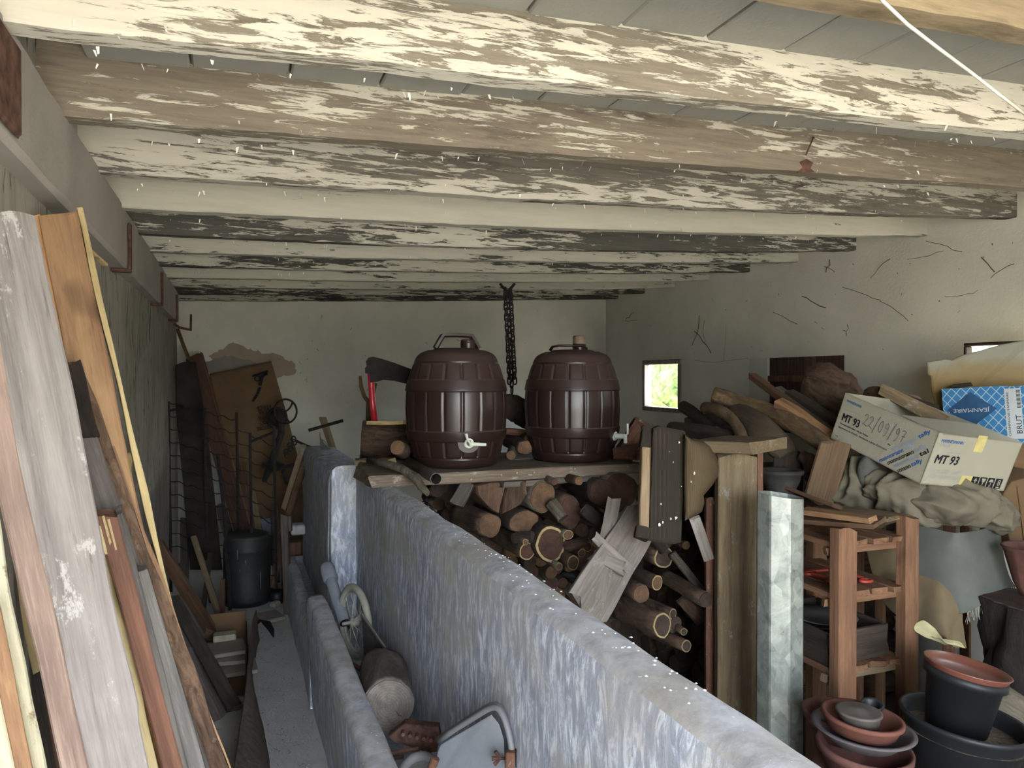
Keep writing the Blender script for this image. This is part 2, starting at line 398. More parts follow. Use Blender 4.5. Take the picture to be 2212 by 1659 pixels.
def wall_holes(name, axis_x, x0, x1, ya, yb, za, zb, holes, mat):
    """wall slab between x0,x1 (thickness), along y, with rectangular holes, front face gridded"""
    ycut = sorted({ya, yb, *[h[0] for h in holes], *[h[1] for h in holes]}); zcut = sorted({za, zb, *[h[2] for h in holes], *[h[3] for h in holes]})
    mb = MB()
    for i in range(len(ycut)-1):
        for j in range(len(zcut)-1):
            yc, zc = (ycut[i]+ycut[i+1])/2, (zcut[j]+zcut[j+1])/2
            if any(h[0] < yc < h[1] and h[2] < zc < h[3] for h in holes): continue
            mb.box((x0, ycut[i], zcut[j]), (x1, ycut[i+1], zcut[j+1]))
    return mb.build(name, mat)
W1 = (4.51, 5.03, 1.245, 1.632); W2 = (3.01, 3.77, 1.18, 1.617); W3 = (1.55, 2.334, 1.30, 1.65)
w_r = struct(wall_holes('wall_right', 1, XR, XR+.07, YF-.1, YB, -.1, 2.5, [W1, W2, W3], m_plaster))
struct(MB().box((XL-.25, YB, -.1), (XR+.07, YB+.2, 2.5)).build('wall_back', m_plaster_back))
# left wall, uneven face
mb = MB(); nY, nZ = 90, 40; vs = []; fs = []
for i in range(nY+1):
    for j in range(nZ+1):
        y = YF-.1+(YB-YF+.1)*i/nY; z = -.1+2.6*j/nZ
        d = .018*noise.noise(V((0, y*2.3, z*2.3)))+.006*noise.noise(V((5, y*11, z*11)))
        vs.append((XL+.006+d*.6, y, z))
for i in range(nY):
    for j in range(nZ): a = i*(nZ+1)+j; fs.append((a, a+1, a+nZ+2, a+nZ+1))
mb.add(vs, fs).box((XL-.25, YF-.1, -.1), (XL-.02, YB, 2.5))
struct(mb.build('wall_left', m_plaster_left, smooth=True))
struct(MB().box((1.55, YF-.35, -.1), (XR+.07, YF-.15, 2.5)).build('wall_front_blocker', m_plaster))  # unseen wall added behind the camera to shade the right-hand side
# patch of bare render on the back wall
def blob(pts, wob, seed, nsub=10):
    out = []
    n = len(pts)
    for i in range(n):
        a, b = V(pts[i]), V(pts[(i+1) % n])
        for k in range(nsub):
            p = a.lerp(b, k/nsub); q = noise.noise_vector(p*9+V((seed, 0, 0)))*wob+noise.noise_vector(p*31+V((seed, 0, 0)))*wob*.5; out.append(p+q)
    return out
def flat_patch(name, pts, nrm, th, mat, parent=None, wob=.01, seed=1, nsub=10):
    r0 = blob(pts, wob, seed, nsub); nrm = V(nrm)
    r0 = [p-nrm*nrm.dot(p-V(pts[0])) for p in r0]
    return MB().loft([r0, [p+nrm*th for p in r0]]).build(name, mat, parent)
M_patch = plaster('bare_render', rgb('8f8170'), rgb('6b5c4c'), .5, 2)
M_patch2 = plaster('damp_render', rgb('77736a'), rgb('555148'), .5, 2)
wall_back = bpy.data.objects['wall_back']
flat_patch('bare_patch', [onY(x, y, YB-.001) for x, y in ((455, 770), (500, 745), (560, 752), (632, 775), (637, 808), (600, 812), (590, 830), (470, 830))], (0, -1, 0), .004, M_patch, wall_back, .035, 3, 24)
flat_patch('damp_patch', [onY(x, y, YB-.006) for x, y in ((445, 785), (480, 772), (540, 778), (585, 790), (585, 840), (450, 850))], (0, -1, 0), .003, M_patch2, wall_back, .035, 5, 24)

# ---- ceiling: deck above, tiles between joists, painted joists
ceil = struct(MB().add([(XL-.25, YF-.1, ZJ(XL-.25)+JH+.03), (XR+.07, YF-.1, ZJ(XR)+JH+.03), (XR+.07, YB+.2, ZJ(XR)+JH+.03), (XL-.25, YB+.2, ZJ(XL-.25)+JH+.03),
    (XL-.25, YF-.1, ZJ(XL)+JH+.20), (XR+.07, YF-.1, ZJ(XR)+JH+.20), (XR+.07, YB+.2, ZJ(XR)+JH+.20), (XL-.25, YB+.2, ZJ(XL)+JH+.20)],
    [(0, 3, 2, 1), (4, 5, 6, 7), (0, 1, 5, 4), (1, 2, 6, 5), (2, 3, 7, 6), (3, 0, 4, 7)]).build('ceiling', m_mortar))
Y0, DY, JW = 1.27, .416, .055
W_ = lambda h: rgb(h)
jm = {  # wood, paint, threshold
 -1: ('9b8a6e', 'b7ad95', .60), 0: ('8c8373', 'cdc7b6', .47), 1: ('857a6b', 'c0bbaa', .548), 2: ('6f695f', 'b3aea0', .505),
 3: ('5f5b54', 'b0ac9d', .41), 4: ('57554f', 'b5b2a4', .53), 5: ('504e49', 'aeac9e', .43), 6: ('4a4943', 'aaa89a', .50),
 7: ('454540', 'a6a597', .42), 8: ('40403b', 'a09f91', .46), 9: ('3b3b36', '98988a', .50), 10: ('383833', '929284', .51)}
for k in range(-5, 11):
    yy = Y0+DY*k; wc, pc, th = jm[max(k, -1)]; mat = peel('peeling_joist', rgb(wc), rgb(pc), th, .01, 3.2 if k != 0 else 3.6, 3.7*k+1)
    rings = []; n = 70; x0, x1 = (-.31, XR-.0)
    xe = x1
    sag = {-1: 0, 0: 0, 1: .008, 2: .024, 3: .026, 4: .036}.get(k, .024 if k < 9 else .012)
    for i in range(n+1):
        s = i/n; X = x0-.12+(xe-x0+.12)*s; z0 = ZJ(X)-sag*(1-(2*s-1)**2)*.8+.004*noise.noise(V((X*3, k*7, 0)))
        e = .003*noise.noise(V((X*14, k*5, 2))); e2 = .004*noise.noise(V((X*9, k*5, 9)))
        f = .004
        rings.append([V((X, yy+e2, z0+f+e)), V((X, yy+f+e2, z0+e)), V((X, yy+JW-f, z0+e)), V((X, yy+JW, z0+f)), V((X, yy+JW, z0+JH+.03)), V((X, yy+e2*.4, z0+JH+.03))])
    j = MB().loft(rings).build('joist', mat, ceil, loc((0, yy, 2.05)) if False else None)
# ceiling tiles between joists
TX = []
x = -.27
while x < XR: TX.append(x); x += .1955
tile_me = {}
for k in range(-6, 11):
    ya = Y0+DY*k+JW-.01; yb = Y0+DY*(k+1)+.01
    ya = max(ya, YF-.1)
    if yb <= ya: continue
    for i, x in enumerate(TX):
        x1 = min(x+.1955-rnd(.002, .007), XR); dz = rnd(-.003, .003)
        za, zb = ZJ(x)+JH-.012+dz, ZJ(x1)+JH-.012+dz
        key = (round(x1-x, 2), round(yb-ya, 2))
        if key not in tile_me:
            W, D = x1-x, yb-ya; b = .004
            m = MB().add([(b, 0, 0), (W-b, 0, .041*W), (W-b, D, .041*W), (b, D, 0), (0, 0, b), (W, 0, b+.041*W), (W, D, b+.041*W), (0, D, b), (0, 0, .05), (W, 0, .06), (W, D, .06), (0, D, .05)],
                [(0, 3, 2, 1), (0, 1, 5, 4), (1, 2, 6, 5), (2, 3, 7, 6), (3, 0, 4, 7), (4, 5, 9, 8), (5, 6, 10, 9), (6, 7, 11, 10), (7, 4, 8, 11), (8, 9, 10, 11)])
            ob = m.build('tile', m_tile, ceil, loc((x, ya, za))); tile_me[key] = ob.data
        else: link('tile', tile_me[key], ceil, loc((x, ya, za)))
# wall beam under the joist ends, with iron straps
bz0, bz1 = 1.85, 2.025
mb = MB(); rings = []
for i in range(41):
    y = YF-.05+(5.12-YF+.05)*i/40; e = .004*noise.noise(V((y*6, 0, 0))); g = .004*noise.noise(V((y*6, 9, 0)))
    rings.append([V((XL-.05, y, bz0+e)), V((-.318, y, bz0+e)), V((-.309+g, y, bz0+.01+e)), V((-.309+g, y, bz1)), V((XL-.05, y, bz1))])
beam = mb.loft(rings).build('beam', m_beam, ceil)
def strap(y):
    m = MB()
    for (a, b) in (((-.309, y-.02, bz0-.004), (-.300, y+.02, bz1-.03)), ((XL-.0, y-.02, bz0-.012), (-.300, y+.02, bz0-.002))): m.box(a, b, bev=.003)
    m.build('iron_strap', m_rust, ceil)
for y in (2.67, 3.85, 4.86): strap(y)
MB().box((-.309, 1.16, 1.865), (-.299, 1.335, 2.005), bev=.006).build('iron_strap', plain('rust_flaky', rgb('5b4438'), .95, .1, .2, .6, 30), ceil)
MB().tube([V((-.33, 5.0, 1.83)), V((-.30, 5.02, 1.81)), V((-.24, 5.1, 1.80)), V((-.24, 5.15, 1.9))], .008, 6).build('iron_strap', m_rust, ceil)
# paint flakes hanging from the joists
mb = MB()
for i in range(260):
    k = random.choice([0, 0, 1, 1, 2, 2, 3, 3, 4, 5, 6]); X = rnd(-.25, 2.6); p = V((X, Y0+DY*k+rnd(-.006, JW), ZJ(X)-.022-rnd(0, .012)+rnd(0, .05)*(random.random() < .3)))
    if p.z > ZJ(X)-.015: p.y = Y0+DY*k-.004
    a = rnd(0, 6.3); L = rnd(.004, .014); d = V((math.cos(a)*.4, math.sin(a)*.3, -1)).normalized()*L; q = V((math.sin(a), math.cos(a), .2)).normalized()*rnd(.001, .0035)
    mb.add([p-q, p+q, p+q*.6+d, p-q*.4+d*1.1, p+V((0, .0006, 0))], [(0, 1, 2, 3)])
tag(mb.build('paint_flakes', plain('paint_flake', rgb('d9d5c8'), .9), ceil), None, None, kind='stuff')
# nail in the second joist and its rust stain
nl = MB(); a = onY(1757, 297, 1.675); nl.tube([a, onY(1741, 334, 1.66)], .0022, 6); nl.tube([a, a+V((.001, 0, .001))], .004, 8)
nl.build('nail', m_rust, ceil)
flat_patch('rust_stain', [onY(x, y, 1.686) for x, y in ((1727, 350), (1742, 345), (1757, 352), (1752, 364), (1760, 372), (1722, 374), (1735, 362))], (0, -1, 0), .0015, m_rust, ceil, .004, 2, 4)
# windows
def window_bars(n, Wd, t, mat, xo=-.012, dep=.05):
    y0, y1, z0, z1 = Wd; o = struct(MB().box((XR+xo, y0, z1-t), (XR+xo+dep, y1, z1), bev=.004).build('window_%d' % n, mat))
    for nm, a, b in (('frame_rail', (XR+xo, y0, z0), (XR+xo+dep, y1, z0+t)), ('frame_stile', (XR+xo, y0, z0+t), (XR+xo+dep, y0+t, z1-t)), ('frame_stile', (XR+xo, y1-t, z0+t), (XR+xo+dep, y1, z1-t))):
        MB().box(a, b, bev=.004).build(nm, mat, o)
    return o
w1 = window_bars(1, W1, .035, W_grey)
gm = MT('dusty_glass', .15); gm.b.inputs['Transmission Weight'].default_value = .9; gm.b.inputs['Alpha'].default_value = .05; M_glass = gm.out(rgb('e8efe6'))
MB().box((XR+.02, W1[0]+.03, W1[2]+.03), (XR+.023, W1[1]-.03, W1[3]-.03)).build('pane', M_glass, w1)
ch = MB()
for i in range(11):
    c0 = V((XR-.02, 4.76, W1[3]-.03-.017*i)); a = V((0, .004, 0)) if i % 2 else V((.004, 0, 0))
    ch.tube([c0+a+V((0, 0, .009)), c0+a-V((0, 0, .009)), c0-a-V((0, 0, .009)), c0-a+V((0, 0, .009))], .0014, 4, loop=True)
ch.build('chain', m_iron, w1)
w2 = struct(MB().box((XR+.05, W2[0], W2[2]), (XR+.055, W2[1], W2[3])).build('window_2', W_dark))
MB().box((XR-.002, 3.60, W2[2]), (XR+.05, W2[1], W2[3])).build('jamb', m_plaster_back, w2)
W_shut = wood('shutter_wood', rgb('2a1d19'), rgb('45322c'), rgb('6a524a'), 30)
yy = W2[0]
while yy < 3.58:
    wd = rnd(.085, .11); y1 = min(yy+wd, 3.6)
    fr = frame(V((XR+.02, yy, W2[2])), V((XR+.02, yy, W2[3])), V((0, 1, 0)))
    MB().box((0, -.012, 0), (y1-yy-.004, .012, W2[3]-W2[2]), bev=.002).build('shutter_board', W_shut, w2, fr); yy = y1
MB().box((XR-.004, W2[0], 1.475), (XR+.012, 3.6, 1.51), bev=.003).build('shutter_batten', W_brown, w2)
w3 = window_bars(3, W3, .014, W_dark, -.004, .04)
M_lich = plaster('lichen_stone', rgb('a7a473'), rgb('4d4a32'), .8, 1.5)
st = MB()
for i in range(5):
    st.box((XR+.16+rnd(0, .03), 1.5+.2*i, 1.35), (XR+.34, 1.69+.2*i, 1.60+rnd(0, .012)), bev=.02)
tag(st.build('stone_coping', M_lich), 'row of lichen-covered stones outside the rightmost wall opening', 'stones')
# foliage outside the small window
def bush(c, r, n, name, label, seed):
    random.seed(seed); mb = MB()
    for i in range(n):
        d = V((random.gauss(0, 1), random.gauss(0, 1), random.gauss(0, 1))).normalized()*r*rnd(.4, 1); d.z *= 1.3
        p = V(c)+d; a = V((rnd(-1, 1), rnd(-1, 1), rnd(-1, 1))).normalized(); b = a.cross(V((rnd(-1, 1), rnd(-1, 1), rnd(-1, 1)))).normalized(); L = rnd(.05, .10)
        mb.add([p-a*L, p+b*L*.35, p+a*L, p-b*L*.35], [(0, 1, 2, 3)])
    root = thing(name, label, 'bush', (c[0], c[1], -.1)); 
    lv = mb.build('leaves', M_leaf, root); lv['kind'] = 'stuff'
    MB().tube([V((c[0], c[1], -.1)), V((c[0]+.05, c[1], c[2])), V((c[0], c[1]+.05, c[2]+r*.8))], [.04, .03, .01], 7).build('stem', B_grey, root)
bush((4.45, 7.05, 1.5), .5, 1500, 'leafy_bush', 'bright green bush seen through the small window', 5)
bush((4.7, 5.5, 1.0), .5, 260, 'leafy_bush', 'lower green bush outside past the small window', 6)
bush((5.4, 8.3, 1.7), .7, 1600, 'leafy_bush', 'farther green bush behind the one seen through the small window', 8)
random.seed(11)

# ---- partition (tall manger back), pillar, low manger wall
ZP = 1.08
def ext(name, prof, y0, y1, mats, n=60, amp=.006, fmi=None, parent=None, dip=None):
    rings = []
    for i in range(n+1):
        y = y0+(y1-y0)*i/n; r = []
        for (x, z) in prof:
            q = noise.noise_vector(V((x*4, y*3.5, z*4)))*amp+noise.noise_vector(V((x*14, y*14, z*14)))*amp*.35
            r.append(V((x+q.x, y, z+q.z+(dip(y) if dip and z > .5 else 0))))
        rings.append(r)
    mb = MB(); mb.loft(rings)
    if fmi:
        mi = []; 
        for idx, f in enumerate(mb.f): mi.append(fmi(f, mb.v))
        mb.m = mi
    return mb.build(name, mats, parent, smooth=True)
prof = [(.607, 0), (.607, .5), (.607, ZP-.03), (.604, ZP-.012), (.597, ZP-.002), (.58, ZP+.001), (.555, ZP), (.537, ZP-.005), (.528, ZP-.018), (.524, ZP-.04), (.524, ZP-.08)]
prof += [(.524, ZP-.08-.055*i) for i in range(1, 12)]+[(.50, .40), (.50, 0)]
topmi = lambda f, v: 1 if len(f) == 4 and min(v[i].z for i in f) > ZP-.035 else 0
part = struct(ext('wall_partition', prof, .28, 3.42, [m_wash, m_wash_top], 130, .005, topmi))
def pillar():
    a, b = .413, .56; prof = []; z1 = 1.105
    rings = []
    for k, z in enumerate([.40, .6, .8, .95, 1.03, 1.06, 1.085, 1.10, z1]):
        ins = {6: .006, 7: .02, 8: .045}.get(k, 0)
        if k > 5: pass
        r = []
        c = .02
        pts = [(a+c, 3.37), (b, 3.37), (b, 3.44), (a+c, 3.44), (a+.004, 3.435), (a, 3.42), (a, 3.385), (a+.004, 3.375)]
        for (x, y) in pts:
            q = noise.noise_vector(V((x*9, y*9, z*6)))*.004
            r.append(V((max(x, a+ins)+q.x, y+q.y*.3, z)))
        rings.append(r)
    return MB().loft(rings).build('wall_partition_end', m_wash, None, smooth=False)
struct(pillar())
# back stretch of the partition
profb = [(.60, .0), (.60, 1.06), (.585, 1.075), (.44, 1.075), (.418, 1.06), (.413, 1.03), (.413, .9), (.41, .7), (.41, .45), (.41, 0)]
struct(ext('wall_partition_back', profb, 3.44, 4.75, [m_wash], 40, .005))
# low front wall of the manger
profl = [(.345, .0), (.345, .4), (.343, .63), (.338, .645), (.325, .65), (.29, .65), (.276, .644), (.270, .625), (.274, .5), (.283, .35), (.296, .2), (.296, 0)]
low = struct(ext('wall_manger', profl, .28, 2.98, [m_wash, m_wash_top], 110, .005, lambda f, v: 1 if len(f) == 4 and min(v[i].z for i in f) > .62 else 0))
proflb = [(.345, .0), (.345, .4), (.343, .45), (.335, .47), (.27, .47), (.258, .455), (.258, .3), (.262, .2), (.262, 0)]
proflb = [(x+(.026 if x < .3 else 0), z) for x, z in proflb]
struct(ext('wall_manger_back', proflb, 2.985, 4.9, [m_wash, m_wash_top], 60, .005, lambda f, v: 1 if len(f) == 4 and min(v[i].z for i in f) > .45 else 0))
struct(MB().box((.345, .28, .0), (.51, 4.9, .36)).build('manger_bed', m_wash_top))
struct(MB().box((.345, 3.1, .36), (.42, 3.2, .52), bev=.01).build('manger_crosswall', m_wash))

# ------------------------------------------------------------------ generic pieces
def board_mb(L, w, th, seed, wob=.002, taper=1.0, bow=0.0, nl=14, endj=.01, notch=None, nw=4, edge=0.0):
    rings = []
    c = min(w, th)*.09
    top = [(-w/2+c, th/2)]+[(-w/2+w*i/nw, th/2) for i in range(1, nw)]+[(w/2-c, th/2)]
    per = top+[(w/2, th/2-c), (w/2, -th/2+c)]+[(x, -y) for x, y in reversed(top)]+[(-w/2, -th/2+c), (-w/2, th/2-c)]
    for i in range(nl+1):
        s = i/nl; sc = 1+(taper-1)*s; r = []
        for x, y in per:
            z = L*s
            if i in (0, nl): z += endj*noise.noise(V((x*20, y*20, seed+i)))*2
            dx = wob*noise.noise(V((math.copysign(3, x), z*7, seed)))+edge*noise.noise(V((math.copysign(7, x), z*4, seed)))*(abs(x)/(w/2))
            dy = wob*.7*noise.noise(V((x*6, z*6, seed+4)))
            xx = x*sc
            if notch: xx = notch(xx, s, w)
            r.append(V((xx+dx+bow*math.sin(math.pi*s), y+dy, z)))
        rings.append(r)
    return MB().loft(rings)
def board(name, label, a, b, w, th, mat, wd=None, parent=None, group=None, cat='board', **kw):
    M = frame(a, b, wd); mb = board_mb((b-a).length, w, th, random.random()*90, **kw)
    o = mb.build(name, mat, parent, M)
    if not parent: tag(o, label, cat, group)
    elif label: o['label'] = label
    return o
def log(label, a, b, r0, r1, mb_, me_, group=None, name='log', sq=1.0, rim=False, bend=0.0, n=18, nl=10, rough=.10, cat='log', parent=None, bdir=None, ends=True, wd=None):
    """bark body is the thing; sawn face is its part; a is the face towards us"""
    M = frame(a, b, wd); L = (b-a).length; sd = random.random()*90; rings = []
    for i in range(nl+1):
        s = i/nl; R = r0+(r1-r0)*s; r = []
        for j in range(n):
            an = 2*math.pi*j/n; q = 1+rough*noise.noise(V((math.cos(an)*1.3, math.sin(an)*1.3, s*L*5+sd)))+rough*.5*noise.noise(V((math.cos(an)*4, math.sin(an)*4, s*L*14+sd)))
            if rough > .14: q += rough*.5*noise.noise(V((math.cos(an)*9, math.sin(an)*9, s*L*30+sd)))
            off = bend*math.sin(math.pi*s)
            r.append(V((math.cos(an)*R*q+(off if not bdir else bdir[0]*off), math.sin(an)*R*q*sq+(0 if not bdir else bdir[1]*off), L*s)))
        rings.append(r)
    o = MB().loft(rings).build(name, mb_, parent, M, smooth=False)
    for p in o.data.polygons: p.use_smooth = len(p.vertices) == 4
    if not parent: tag(o, label, cat, group)
    if ends:
        for ring, zz, sg in ((rings[0], 0, -1), (rings[-1], L, 1)):
            cap = MB(); k = .86 if rim else .95
            cap.loft([[V((p.x*k, p.y*k, zz+sg*.001)) for p in ring], [V((p.x*k*.985, p.y*k*.985, zz+sg*.004)) for p in ring]])
            cap.build('cut_end', me_, o, M)
            if rim:
                rg = MB(); rg.loft([[V((p.x*1.0, p.y*1.0, zz+sg*.0005)) for p in ring], [V((p.x*.99, p.y*.99, zz+sg*.003)) for p in ring], [V((p.x*.85, p.y*.85, zz+sg*.003)) for p in ring], [V((p.x*.85, p.y*.85, zz+sg*.0005)) for p in ring]], loop=True)
                rg.build('sapwood_rim', m_saprim, o, M)
            if sg == -1 and nl < 6: break
    return o
def sheet(name, ctrl, mat, nu=40, nv=40, fold=.01, fs=6.0, th=.002, parent=None, ridge=True, seed=0, crease=0.0):
    """cloth through a grid of control points (world), bilinear with smoothing"""
    R, Cn = len(ctrl), len(ctrl[0])
    def cr(p0, p1, p2, p3, t): return .5*((2*p1)+(p2-p0)*t+(2*p0-5*p1+4*p2-p3)*t*t+(3*p1-p0-3*p2+p3)*t**3)
    def row(i, u):
        x = u*(Cn-1); k = min(int(x), Cn-2); f = x-k; r = ctrl[i]
        return cr(r[max(k-1, 0)], r[k], r[k+1], r[min(k+2, Cn-1)], f)
    pts = []
    for a in range(nv+1):
        v = a/nv; y = v*(R-1); k = min(int(y), R-2); f = y-k; line = []
        for b in range(nu+1):
            u = b/nu; line.append(cr(row(max(k-1, 0), u), row(k, u), row(k+1, u), row(min(k+2, R-1), u), f))
        pts.append(line)
    vs = []
    for a in range(nv+1):
        for b in range(nu+1):
            p = pts[a][b]; du = pts[a][min(b+1, nu)]-pts[a][max(b-1, 0)]; dv = pts[min(a+1, nv)][b]-pts[max(a-1, 0)][b]; nn = du.cross(dv)
            nn = nn.normalized() if nn.length > 1e-9 else V((0, -1, 0))
            q = noise.noise(p*fs+V((seed, 0, 0)))
            h = (1-2*abs(q))*fold if ridge else q*fold
            h += crease*(1-2*abs(noise.noise(p*fs*2.3+V((0, seed, 3)))))
            vs.append((p+nn*h, nn))
    mb = MB(); m = nu+1; N = len(vs)
    al = [p for p, n_ in vs]+[p-n_*th for p, n_ in vs]; fsx = []
    for a in range(nv):
        for b in range(nu):
            i = a*m+b; fsx.append((i, i+1, i+m+1, i+m)); fsx.append((N+i, N+i+m, N+i+m+1, N+i+1))
    for b in range(nu): fsx.append((b, N+b, N+b+1, b+1)); i = nv*m+b; fsx.append((i, i+1, N+i+1, N+i))
    for a in range(nv): i = a*m; fsx.append((i, i+m, N+i+m, N+i)); i = a*m+nu; fsx.append((i, N+i, N+i+m, i+m))
    return mb.add(al, fsx).build(name, mat, parent, smooth=True)
def lump(name, c, ax, mat, fold=.02, fs=9, n=110, m=70, seed=0, parent=None, pw=1.0):
    """bunched cloth: ellipsoid with sharp ridged folds. ax = three axis vectors"""
    rings = []
    for i in range(m+1):
        th = math.pi*i/m; r = []
        for j in range(n):
            ph = 2*math.pi*j/n; d = V((math.sin(th)*math.cos(ph), math.sin(th)*math.sin(ph), math.cos(th)))
            p = ax[0]*d.x+ax[1]*d.y+ax[2]*d.z; nn = p.normalized()
            w1 = noise.noise_vector(p*4+V((seed, 0, 0)))*.10
            q = p+w1; h = 1.2-3.6*min(.33, abs(noise.noise(V((q.x*fs, q.y*fs, q.z*fs*1.5))+V((seed, 1, 0)))))
            h2 = 1-2.2*abs(noise.noise(q*fs*2.1+V((0, seed, 5))))
            h3 = 1-2.2*abs(noise.noise(q*fs*4.3+V((seed, seed, 5)))); r.append(V(c)+p+nn*(fold*h+fold*.55*h2+fold*.2*h3))
        rings.append(r)
    return MB().loft(rings, caps=False).build(name, mat, parent, smooth=True)
def text(parent, s, o, xd, yd, w, h, mat, shear=0.0, bold=.0, name='lettering'):
    c = bpy.data.curves.new('t', 'FONT'); c.body = s; c.size = 1; c.shear = shear; c.resolution_u = 2
    ob = bpy.data.objects.new('t', c); COL.objects.link(ob)
    dg = bpy.context.evaluated_depsgraph_get(); me = bpy.data.meshes.new_from_object(ob.evaluated_get(dg))
    bpy.data.objects.remove(ob)
    xs = [v.co.x for v in me.vertices]; ys_ = [v.co.y for v in me.vertices]
    if not xs: return
    x0, x1, y0, y1 = min(xs), max(xs), min(ys_), max(ys_); sx = w/(x1-x0); sy = h/(y1-y0)
    for v in me.vertices: v.co = ((v.co.x-x0)*sx, (v.co.y-y0)*sy, 0)
    if bold:
        vs = [v.co.copy() for v in me.vertices]; fs = [list(p.vertices) for p in me.polygons]; n0 = len(vs); d = h*bold*3.5
        al = []; af = []
        for q, (sx_, sy_) in enumerate(((-.5, 0), (.5, 0), (0, .35), (0, -.35))): al += [(v.x+d*sx_, v.y+d*sy_, .0001*q) for v in vs]; af += [[i+n0*q for i in f] for f in fs]
        me = bpy.data.meshes.new(name); me.from_pydata(al, [], af)
    me.materials.clear(); me.materials.append(mat)
    xd = xd.normalized(); yd = (yd-xd*yd.dot(xd)).normalized(); zd = xd.cross(yd)
    M = Matrix(((xd.x, yd.x, zd.x, o.x), (xd.y, yd.y, zd.y, o.y), (xd.z, yd.z, zd.z, o.z), (0, 0, 0, 1)))
    return link(name, me, parent, M @ loc((0, 0, .0012)))

# ================================================================== BARRELS
def make_barrel(label, cpx, cy_, t, tapang, yaw, handle_up):
    base = P(cpx, cy_, t); base.z = 1.128
    H, N, RW = .484, 288, 90
    K = [(0, .160), (.012, .172), (.03, .178), (.1, .189), (.3, .211), (.5, .217), (.65, .214), (.8, .198), (.9, .181), (.94, .172), (.965, .163), (.985, .150), (1.0, .132)]
    def R(f):
        for (a, ra), (b, rb) in zip(K, K[1:]):
            if f <= b: u = (f-a)/(b-a); return ra+(rb-ra)*u
        return K[-1][1]
    def Rs(f): return sum(R(min(1, max(0, f+d))) for d in (-.03, -.015, 0, .015, .03))/5 if .05 < f < .93 else R(f)
    ss = lambda x: max(0, min(1, x))
    root = thing('barrel', label, 'barrel', base, 'brown plastic barrels on the plank')
    rings = []; fr = []
    for i in range(RW+1): fr.append(i/RW)
    fr += [.085, .095, .225, .24, .31, .325, .645, .66, .745, .76, .885, .895]; fr = sorted(set(fr))
    rows = []
    for f in fr:
        r = Rs(f); row = []
        hoop = (.228 < f < .322) or (.648 < f < .752)
        lip = abs(f-.89) < .007 or abs(f-.09) < .006
        for j in range(N):
            a = 2*math.pi*j/N; rr = r
            if hoop: rr += .0045
            elif lip: rr -= .002
            elif .09 < f < .89:
                k = (a/(2*math.pi)*18) % 1; g = min(k, 1-k)*2*math.pi/18*r
                rr -= .0055*ss(1.25-g/.006)
            row.append(V((math.cos(a)*rr, math.sin(a)*rr, f*H)))
        rows.append(row)
    M = loc(base) @ Matrix.Rotation(yaw, 4, 'Z')
    mb = MB().loft(rows)
    b = mb.build('body', m_barrel, root, M); 
    for p in b.data.polygons: p.use_smooth = True
    b.data.update()
    # lid plate with rim
    lid = MB().lathe([(.001, H+.012), (.085, H+.012), (.096, H+.010), (.10, H+.003), (.125, H+.003), (.131, H-.001), (.133, H-.006)], 64)
    lid.build('lid', m_barrel, root, M, smooth=True)
    # neck
    off = V((.045, -.02, 0)) if handle_up else V((.03, -.01, 0))
    nk = MB(); pr = []
    for i in range(9): pr.append((.030+(.0025 if i % 2 else 0), H+.010+i*.0035))
    pr += [(.026, H+.04), (.026, H+.012)]
    nk.lathe(pr, 32, loc(off)); nk.build('neck', m_barrel, root, M, smooth=True)
    if handle_up:
        cp = MB().lathe([(.001, H+.050), (.026, H+.050), (.030, H+.046), (.031, H+.038), (.026, H+.036)], 32, loc(off)); cp.build('cap', m_barrel, root, M, smooth=True)
        pts = []
        for k in range(25):
            s = k/24; x = -.085+.17*s; e = min(s, 1-s)
            z = H+.012+min(e*6, 1)**.8*.052+.004*math.sin(math.pi*s); x = max(-.085, min(.085, x*1.08)) if e > .04 else (-.094 if s < .5 else .094)
            pts.append(V((x, -.01, z)))
        hd = MB(); rings = []
        for k, p in enumerate(pts):
            d = (pts[min(k+1, 24)]-pts[max(k-1, 0)]).normalized(); nn = V((0, 1, 0)).cross(d).normalized(); w_, h_ = .018, .009
            rings.append([p+V((0, w_, 0))+nn*h_*.3, p+V((0, w_*.6, 0))+nn*h_, p+V((0, -w_*.6, 0))+nn*h_, p+V((0, -w_, 0))+nn*h_*.3, p+V((0, -w_, 0))-nn*h_, p+V((0, w_, 0))-nn*h_])
        hd.loft(rings).build('handle', m_barrel, root, M, smooth=False)
    else:
        cp = MB().lathe([(.024, H+.036), (.028, H+.040), (.028, H+.074), (.025, H+.078), (.001, H+.077)], 32, loc(off))
        o = cp.build('stopper', plain('cork_brown', rgb('6f5d50'), .6), root, M, smooth=True); o['label'] = 'lighter brown stopper'
        pts = [V((-.10, .02, H+.012)), V((-.098, 0, H+.026)), V((-.09, -.045, H+.030)), V((-.03, -.06, H+.030)), V((.02, -.055, H+.03)), V((.055, -.03, H+.022)), V((.06, -.02, H+.012))]
        MB().tube(pts, .008, 8, flat=.6).build('handle', m_barrel, root, M, smooth=True)
    # tap
    ca = tapang; T = M @ Matrix.Rotation(ca, 4, 'Z'); zt = .105*H/.484+.004 if handle_up else .115
    rt_ = Rs(zt/H)
    def TP(x, y, z): return V((rt_+x, y, zt+z))
    flat = MB(); rr = []
    for k in range(2):
        rr.append([V((rt_+(.001 if k else -.012), math.cos(2*math.pi*j/28)*.048*(1 if abs(math.cos(2*math.pi*j/28)) < .8 else .95), zt+math.sin(2*math.pi*j/28)*.040)) for j in range(28)])
    flat.loft(rr).build('tap_boss', m_barrel, root, T)
    tp = MB(); tp.tube([TP(-.004, 0, 0), TP(.003, 0, 0), TP(.004, 0, 0), TP(.010, 0, 0)], [.021, .021, .019, .019], 24)
